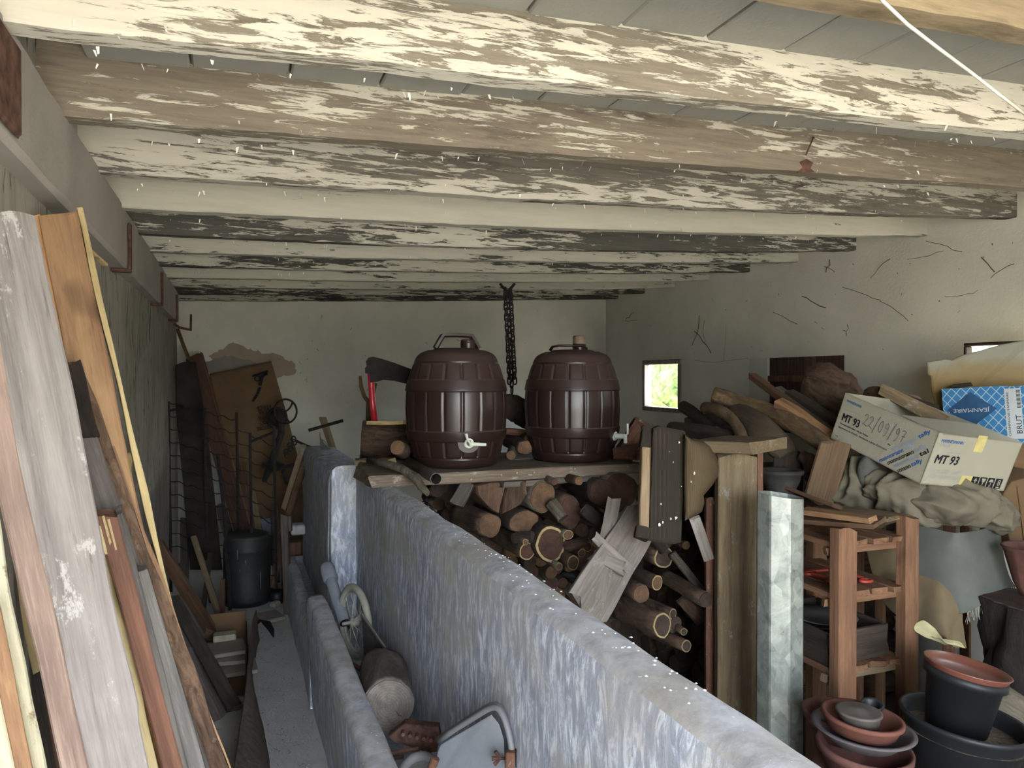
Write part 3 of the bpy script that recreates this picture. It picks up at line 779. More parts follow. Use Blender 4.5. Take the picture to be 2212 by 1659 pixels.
    tp.tube([TP(.008, 0, 0), TP(.05, 0, 0)], [.012, .011], 16)
    tb = tp.build('tap', M_glassy, root, T)
    if handle_up:
        MB().tube([TP(.05, -.012, 0), TP(.048, .058, -.004)], [.008, .0065], 12).build('spout', M_glassy, tb, T)
        MB().tube([TP(.052, -.004, -.004), TP(.056, -.02, .018), TP(.056, -.026, .042)], [.007, .007, .009], 8, flat=.6).build('tap_lever', M_glassy, tb, T)
    else:
        MB().tube([TP(.052, 0, .010), TP(.054, 0, -.03)], [.009, .0075], 12).build('spout', M_glassy, tb, T)
        MB().tube([TP(.052, 0, .002), TP(.064, 0, .012), TP(.064, 0, .056)], [.008, .007, .007], 8, flat=.7).build('tap_lever', M_glassy, tb, T)
    return root
vd = lambda px: math.atan2(-ray(px, 900).y, -ray(px, 900).x)
make_barrel('brown plastic barrel with raised carrying handle, left of the two', 986, 990, 3.17, vd(986)+math.radians(14), 0, True)
make_barrel('brown plastic barrel with stopper sticking up, right of the two', 1236, 980, 3.37, vd(1236)+math.radians(64), 0, False)

# ================================================================== PLANK SHELF AND WHAT LIES ON IT
pa, pb = P(775, 1040, 2.88), P(1384, 1000, 3.22)
pa = V((.49, 2.80, 1.10)); pb = V((1.66, 2.82, 1.10))
board('plank', 'wide dusty plank carrying both barrels, nearer of the pair', V((.49, 2.975, 1.104)), V((1.66, 2.985, 1.104)), .33, .046, W_shelf, V((0, 1, 0)), wob=.004, edge=.01, nl=30, endj=.02)
board('plank', 'wide dusty plank carrying both barrels, farther of the pair', V((.535, 3.30, 1.104)), V((1.68, 3.31, 1.104)), .30, .046, W_shelf, V((0, 1, 0)), wob=.004, edge=.01, nl=30)
board('plank', 'narrow splintered board under the right end of the dusty plank', V((1.02, 2.87, 1.066)), V((1.58, 2.885, 1.068)), .13, .024, W_greyd, V((0, 1, 0)), wob=.004, edge=.02, taper=.5)
# peg heads in the plank edge
pk = MB()
for px, py in ((1082, 1025), (1116, 1021), (1153, 1020), (1241, 1012), (1017, 1035), (1356, 1008)):
    c = onY(px, py, 2.806); pk.tube([c, c+V((0, -.004, 0))], [.0045, .004], 8)
plank = bpy.data.objects['plank']; tag(pk.build('peg_heads', M_saps if 'M_saps' in globals() else W_sap, plank), None, None, kind='stuff')
log('rough split log with torn yellow top, lying left of the barrels', P(905, 952, 3.46), P(783, 946, 3.42), .075, .085, B_brown, E_tan, bend=.005, rough=.26, n=36, nl=24)
log('short stub with pale sawn face beside the left barrel', P(859, 966, 3.0), P(872, 975, 3.18), .030, .034, B_brown, E_tan, name='branch_stub', cat='log')
board('split_wood', 'torn yellow splinter on top of the rough log', P(800, 914, 3.3), P(874, 912, 3.18), .035, .016, W_sap, wob=.008, edge=.02)
board('batten', 'short pale batten end poking out under the rough log', P(778, 997, 3.33), P(845, 996, 3.2), .05, .022, W_sap, V((0, 1, 0)))
st = MB(); q = [P(798, 994, 3.02), P(830, 1000, 2.93), P(868, 1012, 2.84), P(895, 1030, 2.78), P(912, 1052, 2.74), P(924, 1066, 2.70)]
st.tube(q, [.016, .015, .017, .018, .015, .010], 10); tag(st.build('stick', B_grey, None, smooth=True), 'crooked grey stick lying across the plank end', 'stick')
pp = MB(); a, b = P(942, 1034, 2.72), P(884, 998, 3.12); M = frame(a, b)
L = (b-a).length; pp.lathe([(.0195, 0), (.021, 0), (.0215, .004), (.021, L), (.0195, L), (.0195, 0)], 28)
tag(pp.build('metal_tube', plain('tube_metal_dusty', rgb('6c6664'), .55, .4, .4, .3, 10), None, M, smooth=True), 'open-ended grey metal tube lying beside the left barrel', 'tube')
# axe: red tubular handle, black head
ax = thing('axe', 'black-bladed axe with red handle behind the left barrel', 'axe', P(805, 905, 3.62))
MB().tube([P(809, 912, 3.52), P(804, 860, 3.55), P(801, 815, 3.55), P(800, 800, 3.55)], [.016, .015, .015, .015], 12).build('handle', M_red, ax, smooth=True)
def plate(name, pix, t, th, mat, parent=None, t2=None, tf=None):
    """solid plate from a pixel outline at its own depth"""
    r = [P(x, y, t if tf is None else tf(x, y)) for x, y in pix]; n = (r[1]-r[0]).cross(r[2]-r[0]); 
    n = FW*th
    return MB().loft([r, [p+n for p in r]]).build(name, mat, parent)
hd = MB(); r1 = [(796, 772), (806, 770), (822, 774), (850, 783), (885, 796), (892, 800), (892, 830), (880, 829), (850, 822), (825, 820), (813, 824), (799, 826), (798, 806), (789, 806), (788, 795), (792, 790), (790, 780)]
rA = [P(x, y, 3.53) for x, y in r1]; rB = [P(x, y, 3.52) for x, y in r1]
c = sum(rA, V())/len(rA); rings = [[c+(p-c)*.96 for p in rA], rA, [p+FW*.03 for p in rB], [c+(p-c)*.96+FW*.034 for p in rB]]
hd.loft(rings).build('head', m_iron, ax)
fk = MB(); fk.tube([P(778, 812, 3.7), P(780, 835, 3.7), P(787, 856, 3.7), P(796, 868, 3.7), P(797, 905, 3.68), P(790, 950, 3.66), P(783, 990, 3.64)], [.007, .010, .010, .012, .016, .016, .015], 8)
fk.tube([P(797, 872, 3.7), P(806, 850, 3.72), P(812, 828, 3.74)], [.012, .010, .008], 8)
tag(fk.build('forked_stick', B_branch, None, smooth=True), 'forked brown tool handle standing behind the red axe handle', 'handle')
# chain hanging from the ceiling
ch = thing('chain', 'black iron chain hanging from a ceiling joist behind the barrels', 'chain', P(1096, 620, 4.0))
hk = MB().tube([P(1080, 612, 4.0), P(1088, 622, 4.0), P(1096, 628, 4.0), P(1104, 622, 4.0), P(1112, 612, 4.0)], .008, 6); hk.build('hook', m_iron, ch)
lk = MB()
L = .042; W2_ = .011; pts = []
for j in range(12):
    a = 2*math.pi*j/12; pts.append(V((math.cos(a)*W2_, 0, math.sin(a)*W2_+(L/2-W2_)*(1 if math.sin(a) > 0 else -1))))
lk.tube(pts, .0042, 5, loop=True)
proto = None
for s in (0, 1, 2):
    n = 18 if s < 2 else 17
    for i in range(n):
        x0 = (1091, 1103, 1097)[s]+i*.55; py = (628+i*11.4) if s < 2 else 634+i*13
        c = P(x0, py, (4.0, 4.02, 4.06)[s]); ang = (0.3 if i % 2 else 1.75)+rnd(-.15, .15)
        M = loc(c) @ Matrix.Rotation(ang, 4, 'Z')
        if proto is None: proto = lk.build('link', m_iron, ch, M, smooth=True).data
        else: link('link', proto, ch, M)
# bark lumps and logs seen between and beside the barrels
log('dark knotty wood lump seen between the barrels, topmost', P(1098, 875, 3.6), P(1140, 895, 3.8), .055, .06, B_dark, E_dark, rough=.5, nl=12, n=20)
log('slanting branch end with pale knot between the barrels', P(1133, 966, 3.3), P(1098, 950, 3.75), .034, .040, B_brown, E_tan, rough=.2)
log('smaller branch end with pale face against the right barrel', P(1141, 948, 3.42), P(1118, 940, 3.8), .022, .03, B_brown, E_tan)
log('thin cut branch low between the barrels', P(1104, 983, 3.2), P(1112, 965, 3.6), .02, .03, B_grey, E_tan)
board('split_wood', 'flat reddish split log lying between the barrels', P(1096, 929, 3.6), P(1150, 935, 3.55), .07, .03, W_red, FW, wob=.006, edge=.02)
board('split_wood', 'splintered weathered stump end left of the upholstered seat back', P(1340, 985, 3.45), P(1385, 925, 3.35), .17, .08, W_red, FW, wob=.03, edge=.05, nl=22, nw=12, endj=.04)
board('split_wood', 'lower splintered slab end right of the right barrel', P(1345, 975, 3.3), P(1392, 978, 3.2), .12, .05, W_red, FW, wob=.02, edge=.03, nl=16, nw=10)

# ================================================================== FIREWOOD STACK
FWG = 'firewood stacked under the plank'
def stack_log(px, py, r, t, me, label, rim=False, sq=1.0, L=.30, bk=None, rough=.12):
    c = P(px, py, t); R = r*t/FPX; d = V((rnd(-.10, .10)+.0, 1, rnd(-.05, .05))).normalized()
    return log(label, c, c+d*L, R, R*rnd(.95, 1.15), bk or random.choice([B_brown, B_grey, B_dark, B_brown]), me, rim=rim, sq=sq, rough=rough, n=20 if r > 25 else 14, nl=6, group=FWG, name='firewood_log')
fl = [
 (1171, 1072, 31, 3.05, E_tan, 'round firewood with clean tan sawn face, just below the plank', 0, 1.1),
 (1232, 1106, 25, 3.08, E_red, 'upright oval firewood end with radial crack, right of the clean tan log', 0, 1.5),
 (1190, 1175, 35, 3.0, E_red, 'large dark red firewood round with pale sapwood rim', 1, 1.15),
 (1057, 1134, 27, 3.0, E_tan, 'split reddish firewood end beside the concrete wall top', 0, 1.0),
 (1130, 1126, 36, 3.06, E_tan, 'bark-covered firewood with broken tan end, left of the large red round', 0, .72),
 (1226, 1155, 13, 3.0, E_tan, 'small ringed branch end right above the large red round', 1, .8),
 (1237, 1215, 14, 2.96, E_tan, 'oval ringed branch end below right of the large red round', 1, 1.2),
 (1256, 1194, 9, 2.98, E_tan, 'thin ringed branch end just above the oval ringed one', 1, 1.0),
 (1207, 1223, 8, 2.95, E_tan, 'thin ringed branch end under the large red round, near the wall top', 1, 1.1),
 (1135, 1170, 7, 2.97, E_tan, 'smallest ringed branch end left of the large red round', 1, 1.0),
 (1138, 1190, 19, 3.02, E_red, 'dark firewood end half hidden by the wall left of the large round', 1, 1.0),
 (1197, 1040, 8, 3.0, E_red, 'thin branch end tucked right under the plank edge', 0, 1.0),
 (1250, 1038, 10, 3.0, E_tan, 'small pale branch end under the plank, above the upright oval log', 0, 1.0),
 (1300, 1063, 30, 3.12, E_red, 'reddish firewood round under the plank, left of the very large one', 0, 1.0),
 (1338, 1062, 46, 3.16, E_red, 'very large reddish split round at the right under the plank', 0, .9),
 (1299, 1132, 10, 3.02, E_tan, 'small pale branch end left of the leaning grey boards', 1, 1.0),
 (1269, 1180, 11, 3.0, E_red, 'small dark branch end touching the leaning grey boards', 1, 1.0),
 (1419, 1258, 14, 2.95, E_tan, 'ringed branch end right of the leaning grey boards', 1, 1.2),
 (1385, 1282, 20, 2.92, E_tan, 'pale tan firewood round low beside the leaning grey boards', 0, 1.0),
 (1481, 1177, 10, 3.05, E_tan, 'small pale branch end below the upholstered seat back', 0, 1.0),
 (1433, 1203, 24, 3.05, E_dark, 'dim firewood round behind the lower edge of the seat back', 1, 1.0),
 (1453, 1326, 9, 2.95, E_dark, 'thin ringed branch in the lower right of the firewood', 1, 1.4),
 (1430, 1350, 24, 2.9, E_dark, 'big dim round with pale rim low in the right of the firewood', 1, 1.2),
 (1477, 1364, 8, 2.9, E_dark, 'tiny ringed end near the foot of the post', 1, 1.0),
 (1460, 1345, 14, 2.95, E_dark, 'dim firewood end between the low ringed ones', 0, 1.0),
 (1482, 1395, 13, 2.85, E_dark, 'lowest visible ringed firewood end by the post', 1, 1.0),
 (1524, 1295, 17, 2.75, E_dark, 'dark firewood round touching the tall post', 0, 1.0)]
for px, py, r, t, me, lb, rim, sq in fl: stack_log(px, py, r, t, me, lb, bool(rim), sq)
# the two halves of the big split log at top left
sp = thing('split_log', 'big split log with shaggy reddish faces, top left of the firewood', 'log', P(1070, 1075, 3.1), FWG)
for i, pts in enumerate(([(1028, 1048), (1060, 1040), (1095, 1040), (1086, 1072), (1078, 1112), (1050, 1092), (1030, 1068)], [(1098, 1040), (1138, 1038), (1140, 1068), (1122, 1092), (1082, 1113), (1088, 1074)])):
    r = [P(x, y, 3.02+.0*i) for x, y in pts]; c = sum(r, V())/len(r); k = []
    for s, z in ((.92, -.004), (1, .01), (1.03, .10), (1.0, .25)):
        ring = []
        for q in range(len(r)):
            for m in range(4):
                p = r[q].lerp(r[(q+1) % len(r)], m/4); p = c+(p-c)*s+V((0, z, 0))+noise.noise_vector(p*25)*.005; ring.append(p)
        k.append(ring)
    M = loc(c); h = MB(); h.loft([[M.inverted() @ p for p in ring] for ring in k]); h.build('half', [B_brown, E_tan][0] if i else wood('split_face', rgb('3f2f25'), rgb('624a39'), rgb('795f4a'), 30), sp, M)
board('split_wood', 'grey weathered offcut standing at the left end of the firewood', P(986, 1090, 2.98), P(1012, 1040, 3.02), .055, .04, W_greyd, wob=.005, group=FWG)
log('dark log lying behind the grey weathered offcut', P(950, 1050, 3.15), P(1010, 1075, 3.3), .05, .05, B_dark, E_dark, group=FWG, name='firewood_log')
for a, b, r, lb in (((1190, 1085), (1216, 1118), 13, 'bark-covered log slanting behind the upright oval end'), ((1262, 1100), (1300, 1130), 16, 'rough dark log slanting below the reddish round'), ((1110, 1162), (1150, 1160), 12, 'mossy log lying flat above the smallest ringed end'),
                ((1222, 1180), (1268, 1170), 13, 'dark mottled log lying behind the thin ringed ends'), ((1452, 1195), (1515, 1275), 9, 'slender dark branch slanting down toward the post'), ((1420, 1320), (1450, 1370), 12, 'knobbly dark branch low beside the big dim round'),
                ((1470, 1290), (1518, 1340), 14, 'broad dark log slanting low toward the post'), ((1395, 1140), (1440, 1185), 16, 'dark log behind the foot of the seat back')):
    A, B = P(a[0], a[1], 3.03), P(b[0], b[1], 3.0); log(lb, A, B, r*3/FPX, r*3/FPX, random.choice([B_brown, B_dark, B_grey]), E_dark, group=FWG, name='firewood_log', nl=8, rough=.22)
# dim filler ends, deeper
cnt = 0; placed = [(p[0], p[1], p[2]) for p in fl]
random.seed(21)
for row in range(17):
    z = .05+row*.062
    for c_ in range(17):
        X = .70+c_*.068+(row % 2)*.034+rnd(-.01, .01); R = rnd(.024, .042)
        if z+R > 1.04: continue
        c = V((X, 3.32+rnd(-.03, .05), z+rnd(-.01, .01)))
        rl = c-CAM; tt = rl.dot(FW); px = 1106+FPX*rl.dot(RT)/tt; py = 829-FPX*rl.dot(UP)/tt
        lim = 815+.647*(px-500)
        if py > lim+25 or px < 920 or px > 1560: continue
        cnt += 1
        log('dim log end deep in the firewood, behind the front row', c, c+V((rnd(-.03, .03), .22, rnd(-.01, .01))), R, R, random.choice([B_brown, B_dark, B_grey]), random.choice([E_dark, E_red, E_dark, E_tan]), group='back row of firewood logs', name='firewood_log', n=12, nl=2)
# broken grey boards leaning on the firewood
board('board', 'wide broken grey board leaning on the firewood', P(1262, 1318, 2.60), P(1385, 1110, 2.90), .155, .02, W_grey, V((1, .1, -.2)), taper=1.0, edge=.02, nl=20, endj=.05)
board('board', 'narrow split grey slat leaning over the wide grey board', P(1290, 1290, 2.64), P(1320, 1082, 2.90), .05, .018, W_grey, edge=.02, wob=.004, endj=.03)
board('board', 'short splintered slat lying across the leaning grey boards', P(1285, 1160, 2.76), P(1358, 1225, 2.72), .035, .015, W_grey, edge=.015, endj=.03)
board('board', 'small weathered offcut stuck low on the leaning grey board', P(1275, 1198, 2.74), P(1352, 1232, 2.70), .05, .018, W_grey, edge=.03, endj=.04)
hs = MB().tube([P(1215, 1240, 2.72), P(1238, 1244, 2.70), P(1262, 1256, 2.68), P(1285, 1275, 2.67), P(1306, 1296, 2.66), P(1318, 1330, 2.66)], .009, 8)
tag(hs.build('hose', M_black, None, smooth=True), 'black hose arching out behind the concrete wall top', 'hose')

# ================================================================== SEAT BACK (upholstered) LEANING BY THE POST
seat = thing('seat_back', 'old upholstered seat back with ribbed fabric and wooden side rail', 'seat', P(1450, 1180, 2.6))
def face_plate(name, pix, tf, th, mat, parent, bev=.006, nsub=5, wob=.0):
    r = []
    n = len(pix)
    for i in range(n):
        for k in range(nsub):
            x = pix[i][0]+(pix[(i+1) % n][0]-pix[i][0])*k/nsub; y = pix[i][1]+(pix[(i+1) % n][1]-pix[i][1])*k/nsub; p = P(x, y, tf(x, y))
            r.append(p+noise.noise_vector(p*20)*wob)
    c = sum(r, V())/len(r); sh = lambda k, d: [c+(p-c)*k+FW*d for p in r]
    M = Matrix(((RT.x, UP.x, -FW.x, c.x), (RT.y, UP.y, -FW.y, c.y), (RT.z, UP.z, -FW.z, c.z), (0, 0, 0, 1))); Mi = M.inverted()
    rr = [sh(.96, 0), sh(1, bev), sh(1, th-bev), sh(.96, th)]
    return MB().loft([[Mi @ p for p in q] for q in rr]).build(name, mat, parent, M)
face_plate('fabric_panel', [(1411, 925), (1425, 920), (1478, 930), (1482, 935), (1480, 1000), (1475, 1100), (1472, 1172), (1455, 1176), (1402, 1168), (1402, 1150)], lambda x, y: 2.60+(x-1400)*.0005, .05, m_rib, seat)
a, b = P(1392, 1150, 2.63), P(1397, 925, 2.66)
board('side_rail', None, a, b, .038, .05, wood('wood_rail', rgb('6b5843'), rgb('8f795e'), rgb('a89273'), 30), parent=seat, edge=.01)
board('cloth_wrap', None, P(1394, 966, 2.64), P(1398, 918, 2.66), .044, .05, m_rib, parent=seat, edge=.01, wob=.006)
board('cloth_wrap', None, P(1388, 1162, 2.61), P(1392, 1138, 2.62), .046, .05, m_rib, parent=seat, edge=.01, wob=.005)
prf = [(1480, 938), (1502, 950), (1518, 952), (1535, 965), (1548, 985), (1553, 1010), (1550, 1030), (1537, 1050), (1520, 1070), (1522, 1085), (1516, 1105), (1500, 1115), (1477, 1125)]
r = []; N = len(prf)
lft = [(1479, 940+(1125-940)*i/(N-1)) for i in range(N)]
rows = []
for i in range(N):
    ring = []
    for s in range(9):
        u = s/8; x = lft[i][0]+(prf[i][0]-lft[i][0])*u; y = lft[i][1]+(prf[i][1]-lft[i][1])*u; ring.append(P(x, y, 2.68-.09*math.sqrt(max(0, 1-(2*u-.7)**2/1.7))+.0*u))
    for s in range(8, -1, -1):
        u = s/8; x = lft[i][0]+(prf[i][0]-lft[i][0])*u*.98; y = lft[i][1]+(prf[i][1]-lft[i][1])*u; ring.append(P(x, y, 2.72))
    rows.append(ring)
c = P(1510, 1030, 2.65); M = Matrix(((RT.x, UP.x, -FW.x, c.x), (RT.y, UP.y, -FW.y, c.y), (RT.z, UP.z, -FW.z, c.z), (0, 0, 0, 1))); Mi = M.inverted()
MB().loft([[Mi @ p for p in q] for q in rows]).build('corduroy_cushion', m_cord, seat, M, smooth=True)
board('batten', 'grey flat strip hanging below the corduroy cushion', P(1500, 1118, 2.72), P(1532, 1210, 2.75), .04, .012, W_grey)

# ================================================================== POST WITH TOP BOARD, PIPE
stand = thing('wooden_stand', 'tall wooden stand with a short board on top, beside the metal pipe', 'stand', V((1.70, 2.20, 0)))
def vboard(name, px, t, ztop, zbot, w, th, mat, parent=None, label=None, **kw):
    p = P(px, 900, t); a, b = V((p.x, p.y, zbot)), V((p.x, p.y, ztop))
    return board(name, label, a, b, w, th, mat, parent=parent, **kw)
po = vboard('post', 1590, 2.72, 1.215, 0, .143, .05, W_post, stand, wd=RT)
vboard('side_batten', 1634, 2.74, 1.235, 0, .022, .09, W_red, stand, wd=RT)
a, b = P(1515, 964, 2.78), P(1655, 964, 2.68)
a = P(1530, 972, 2.62); b = P(1667, 958, 2.55)
board('top_board', None, P(1532, 957, 2.82), P(1664, 962, 2.64), .26, .042, W_post, FW, parent=stand, edge=.006)
vboard('batten', 1535, 2.80, 1.04, 0, .036, .03, W_red, None, 'upright reddish batten just left of the tall wooden stand')
pipe = thing('metal_pipe', 'open eight-sided galvanised metal pipe standing upright by the tall stand', 'pipe', V((0, 0, 0)))
pc = P(1685, 1080, 2.38); PR = .0745; pipe.location = (pc.x, pc.y, 0); WM[pipe.name] = loc((pc.x, pc.y, 0))
ang0 = math.atan2(-ray(1685, 900).y, -ray(1685, 900).x)
def oct_ring(R, z, tilt=0):
    r = []
    for j in range(8):
        a = ang0+math.pi/8+math.pi/4*j
        for da in (-.05, .05):
            x, y = math.cos(a+da)*R, math.sin(a+da)*R; r.append(V((x, y, z+tilt*(x*RT.x+y*RT.y))))
    return r
zt = 1.5-(1075-815)/1600*2.38+.01
Mp = loc((pc.x, pc.y, 0))
MB().loft([oct_ring(PR, 0), oct_ring(PR, .4), oct_ring(PR*1.0, .8), oct_ring(PR, zt, -.12), oct_ring(PR-.004, zt, -.12), oct_ring(PR-.004, .5), oct_ring(PR-.004, 0.01)], caps=False).build('pipe_wall', m_galv, pipe, Mp)
dk = MB(); rr = thing('bucket', 'dusty dark ribbed bucket tucked behind the metal pipe', 'bucket', P(1690, 1100, 2.85))
c = P(1688, 1025, 2.85); Mb = loc(c)
MB().lathe([(.045, -.25), (.055, -.05), (.07, -.02), (.072, .0), (.080, .003), (.083, .012), (.080, .02), (.070, .022), (.06, .015), (.05, -.05), (.001, -.05)], 36).build('bucket_body', plain('rubber_dark', rgb('34322f'), .7, 0, .3, .5, 14), rr, Mb, smooth=True)

# ================================================================== HEAP OF LOGS AND BRANCHES ON THE RIGHT
HG = 'branches and logs heaped behind the tall stand'
def hlog(label, pts, rads, mb_, n=14, name='branch', gr=HG, me=None, rough=.12, sub=5):
    """bent branch through pixel points (px,py,t), radius in px"""
    Q = [P(*p) for p in pts]; out = []; ro = []
    for i in range(len(Q)-1):
        p0, p1, p2, p3 = Q[max(i-1, 0)], Q[i], Q[i+1], Q[min(i+2, len(Q)-1)]
        for k in range(sub+(1 if i == len(Q)-2 else 0)):
            t = k/sub; out.append(.5*((2*p1)+(p2-p0)*t+(2*p0-5*p1+4*p2-p3)*t*t+(3*p1-p0-3*p2+p3)*t**3)); ro.append((rads[i]+(rads[min(i+1, len(rads)-1)]-rads[i])*t)*pts[i][2]/FPX)
    M = frame(Q[0], Q[-1]); Mi = M.inverted(); mb = MB(); mb.tube([Mi @ p for p in out], ro, n)
    for v in mb.v:
        q = noise.noise_vector(v*18)*rough*ro[0]+noise.noise_vector(v*50)*rough*.5*ro[0]; v += q
    o = mb.build(name, mb_, None, M, smooth=True); tag(o, label, 'branch' if name == 'branch' else 'log', gr)
    if me:
        d = (Mi @ out[1])-(Mi @ out[0]); d.normalize(); F = frame(Q[0], Q[0]+(M.to_3x3() @ d))
        MB().tube([V((0, 0, -.003)), V((0, 0, .0))], [ro[0]*.88, ro[0]*.93], n).build('cut_end', me, o, F)
    return o
hlog('long thick brown branch crossing the top of the log heap', [(1541, 852, 3.35), (1600, 868, 3.3), (1660, 888, 3.2), (1715, 915, 3.05), (1768, 950, 2.95), (1815, 985, 2.85)], [17, 15, 18, 20, 20, 17], B_branch, 16, me=E_tan)
hlog('thick bulging grey-brown log under the long branch', [(1570, 885, 3.4), (1605, 900, 3.25), (1650, 930, 3.1), (1690, 972, 3.0), (1700, 985, 2.98)], [14, 27, 30, 27, 18], bark('bark_smooth', rgb('3a3027'), rgb('5f5242'), 8), 18)
hlog('curved pale-streaked branch left of the bulging log', [(1522, 880, 3.3), (1550, 885, 3.2), (1580, 905, 3.1), (1600, 935, 3.0), (1610, 955, 2.95)], [12, 13, 13, 12, 10], B_branch, 12)
hlog('short dark blackish log nearest the small window', [(1475, 877, 3.5), (1505, 897, 3.4), (1535, 922, 3.3)], [13, 13, 12], B_dark, 12, me=E_dark)
hlog('flat dark log lying across behind the seat back', [(1448, 925, 3.3), (1500, 930, 3.2), (1580, 945, 3.1)], [14, 17, 16], B_dark, 12)
hlog('dark log behind the curved branch', [(1480, 912, 3.45), (1540, 905, 3.4), (1590, 925, 3.3)], [10, 13, 14], B_dark, 12)
hlog('knotty root ball with dark reddish bark atop the heap', [(1735, 822, 3.45), (1775, 830, 3.42), (1815, 850, 3.4), (1850, 885, 3.35)], [30, 48, 44, 24], B_brown, 20, rough=.3, name='stump')
hlog('round log end behind the white printer box', [(1888, 858, 3.0), (1930, 868, 3.1), (1975, 880, 3.2)], [26, 27, 26], B_brown, 16, name='log')
hlog('rough chunk of wood below the long branch', [(1735, 985, 2.95), (1750, 1000, 2.9), (1748, 1030, 2.85)], [14, 16, 12], B_brown, 12, rough=.3, name='log')
board('board', 'thin brown squared timber leaning up against the shuttered window', P(1625, 812, 3.5), P(1790, 935, 3.0), .035, .03, W_brown, group=HG)
board('board', 'dark board lying on the heap below the root ball', P(1703, 845, 3.3), P(1815, 915, 3.05), .05, .02, W_dark, group=HG, edge=.02)
board('board', 'second dark board edge beside the dark one on the heap', P(1680, 838, 3.35), P(1800, 930, 3.05), .03, .02, W_greyd, group=HG, edge=.01)
board('split_wood', 'orange split log wedged beneath the leaning squared timber', P(1680, 868, 3.15), P(1790, 940, 2.95), .055, .035, W_or, group=HG, edge=.03, wob=.01)
board('board', 'brown fibreboard offcut leaning below the left end of the printer box', P(1768, 1082, 2.78), P(1806, 955, 2.72), .125, .012, wood('fibreboard', rgb('4c3b2c'), rgb('63503c'), rgb('756048'), 80), V((.9, -.1, -.25)), group=None)
board('board', 'brown board standing behind the bulging log, right of the bucket', P(1700, 1065, 2.95), P(1705, 975, 3.0), .12, .015, W_dark)
board('board', 'pale-edged board sticking up behind the printer box', P(1905, 840, 2.95), P(2045, 915, 2.78), .045, .015, W_post, V((.3, .1, 1)), edge=.01)
board('board', 'dark short board end right behind the printer box', P(1940, 855, 3.0), P(2030, 885, 2.98), .03, .015, W_dark)
# base of the heap: logs stacked across, mostly hidden
random.seed(5)
for row in range(11):
    for c_ in range(5):
        c = V((1.95+rnd(-.05, .05), 2.62+c_*.14+(row % 2)*.06, .06+row*.095))
        if c.z > 1.12-.03*abs(c_-3): continue
        log('dim log in the stack behind the slatted rack', c, c+V((.95, rnd(-.03, .03), rnd(-.01, .01))), rnd(.045, .055), .05, random.choice([B_brown, B_dark]), E_dark, group='logs stacked behind the slatted rack', name='firewood_log', n=12, nl=4)
random.seed(9)
# ================================================================== RACK
RX0, RX1, RY0, RY1 = 1.775, 2.125, 1.812, 2.27
rack = thing('slatted_rack', 'small reddish wooden slatted rack with three shelves', 'rack', V(((RX0+RX1)/2, (RY0+RY1)/2, 0)))
PW = .078
for (x, y, zt_, w_) in ((1.818, 1.825, 1.02, .074), (2.108, 1.84, 1.035, .058), (1.818, 2.25, 1.01, .066), (2.108, 2.25, 1.01, .066)):
    board('leg', None, V((x, y, 0)), V((x, y, zt_)), w_, .045, W_pine, V((1, 0, 0)), parent=rack, wob=.001)
for zi, (zs, nm) in enumerate(((.555, 0), (.80, 1), (.965, 2))):
    for y in (1.87, 2.22): board('crossbar', None, V((RX0+.01, y, zs-.024)), V((RX1, y, zs-.024)), .024, .024, W_pine if zi else W_post, V((0, 1, 0)), parent=rack, wob=.001)
    for k in range(4): x = RX0+.05+k*.083; board('slat', None, V((x, RY0+.025+rnd(0, .01), zs)), V((x+rnd(-.005, .005), RY1, zs)), .068, .018, W_pine, V((1, 0, 0)), parent=rack, wob=.002)
board('board', 'loose orange pine board lying on top of the rack', P(1740, 1103, 2.50), P(1885, 1121, 2.29), .06, .018, W_or, FW)
board('board', 'dark weathered board under the loose pine board on the rack', P(1740, 1118, 2.54), P(1900, 1128, 2.31), .10, .016, W_brown, FW, wob=.003)
board('board', 'grey dusty sheet of wood at the back of the rack top', P(1770, 1096, 2.70), P(1936, 1118, 2.47), .13, .010, W_post, FW, wob=.003)
board('board', 'long pine board edge behind the pipe, above the rack', P(1690, 1050, 2.85), P(1810, 1095, 2.6), .07, .014, W_brown, FW)
cr = thing('wooden_crate', 'shallow dark wooden crate on the bottom shelf of the rack', 'crate', V((1.94, 2.04, .567)))
for a, b, wd in ((V((1.80, 1.865, .622)), V((2.06, 1.875, .622)), V((0, 0, 1))), (V((1.80, 2.20, .622)), V((2.06, 2.20, .622)), V((0, 0, 1))), (V((1.80, 1.8655, .622)), V((1.80, 2.195, .622)), V((0, 0, 1))), (V((2.055, 1.88, .622)), V((2.055, 2.195, .622)), V((0, 0, 1)))):
    board('crate_side', None, a, b, .105, .012, W_dark, wd, parent=cr, wob=.001)
board('crate_base', None, V((1.93, 1.88, .572)), V((1.93, 2.19, .572)), .25, .008, W_dark, V((1, 0, 0)), parent=cr)
for i in range(5):
    c = V((1.925+rnd(-.008, .008), 2.035+rnd(-.008, .008), .60+i*.014))
    o = MB().lathe([(.001, 0), (.07, 0), (.108, .012), (.111, .014), (.108, .016), (.07, .004), (.001, .004)], 32)
    tag(o.build('tin_plate', plain('plate_dull', rgb('5c5b58'), .6, .2), None, loc(c), smooth=True), 'dull stacked plate inside the crate on the rack', 'plate', 'plates in the crate')
def clip(label, x, y):
    r = thing('clip', label, 'clip', V((x, y, .815)))
    for dy in (-.0, .10):
        m = MB(); pts = [V((x+math.cos(a)*.021, y+dy+math.sin(a)*.014, .818)) for a in [2*math.pi*j/16 for j in range(16)]]; m.tube(pts, .006, 6, loop=True); m.build('ring', M_redp, r, smooth=True)
    MB().tube([V((x+.008, y+.02, .82)), V((x-.006, y+.085, .82))], .007, 6).build('bar', M_redp, r)
clip('red plastic clip on the middle shelf, left of the front leg', 1.885, 1.94)
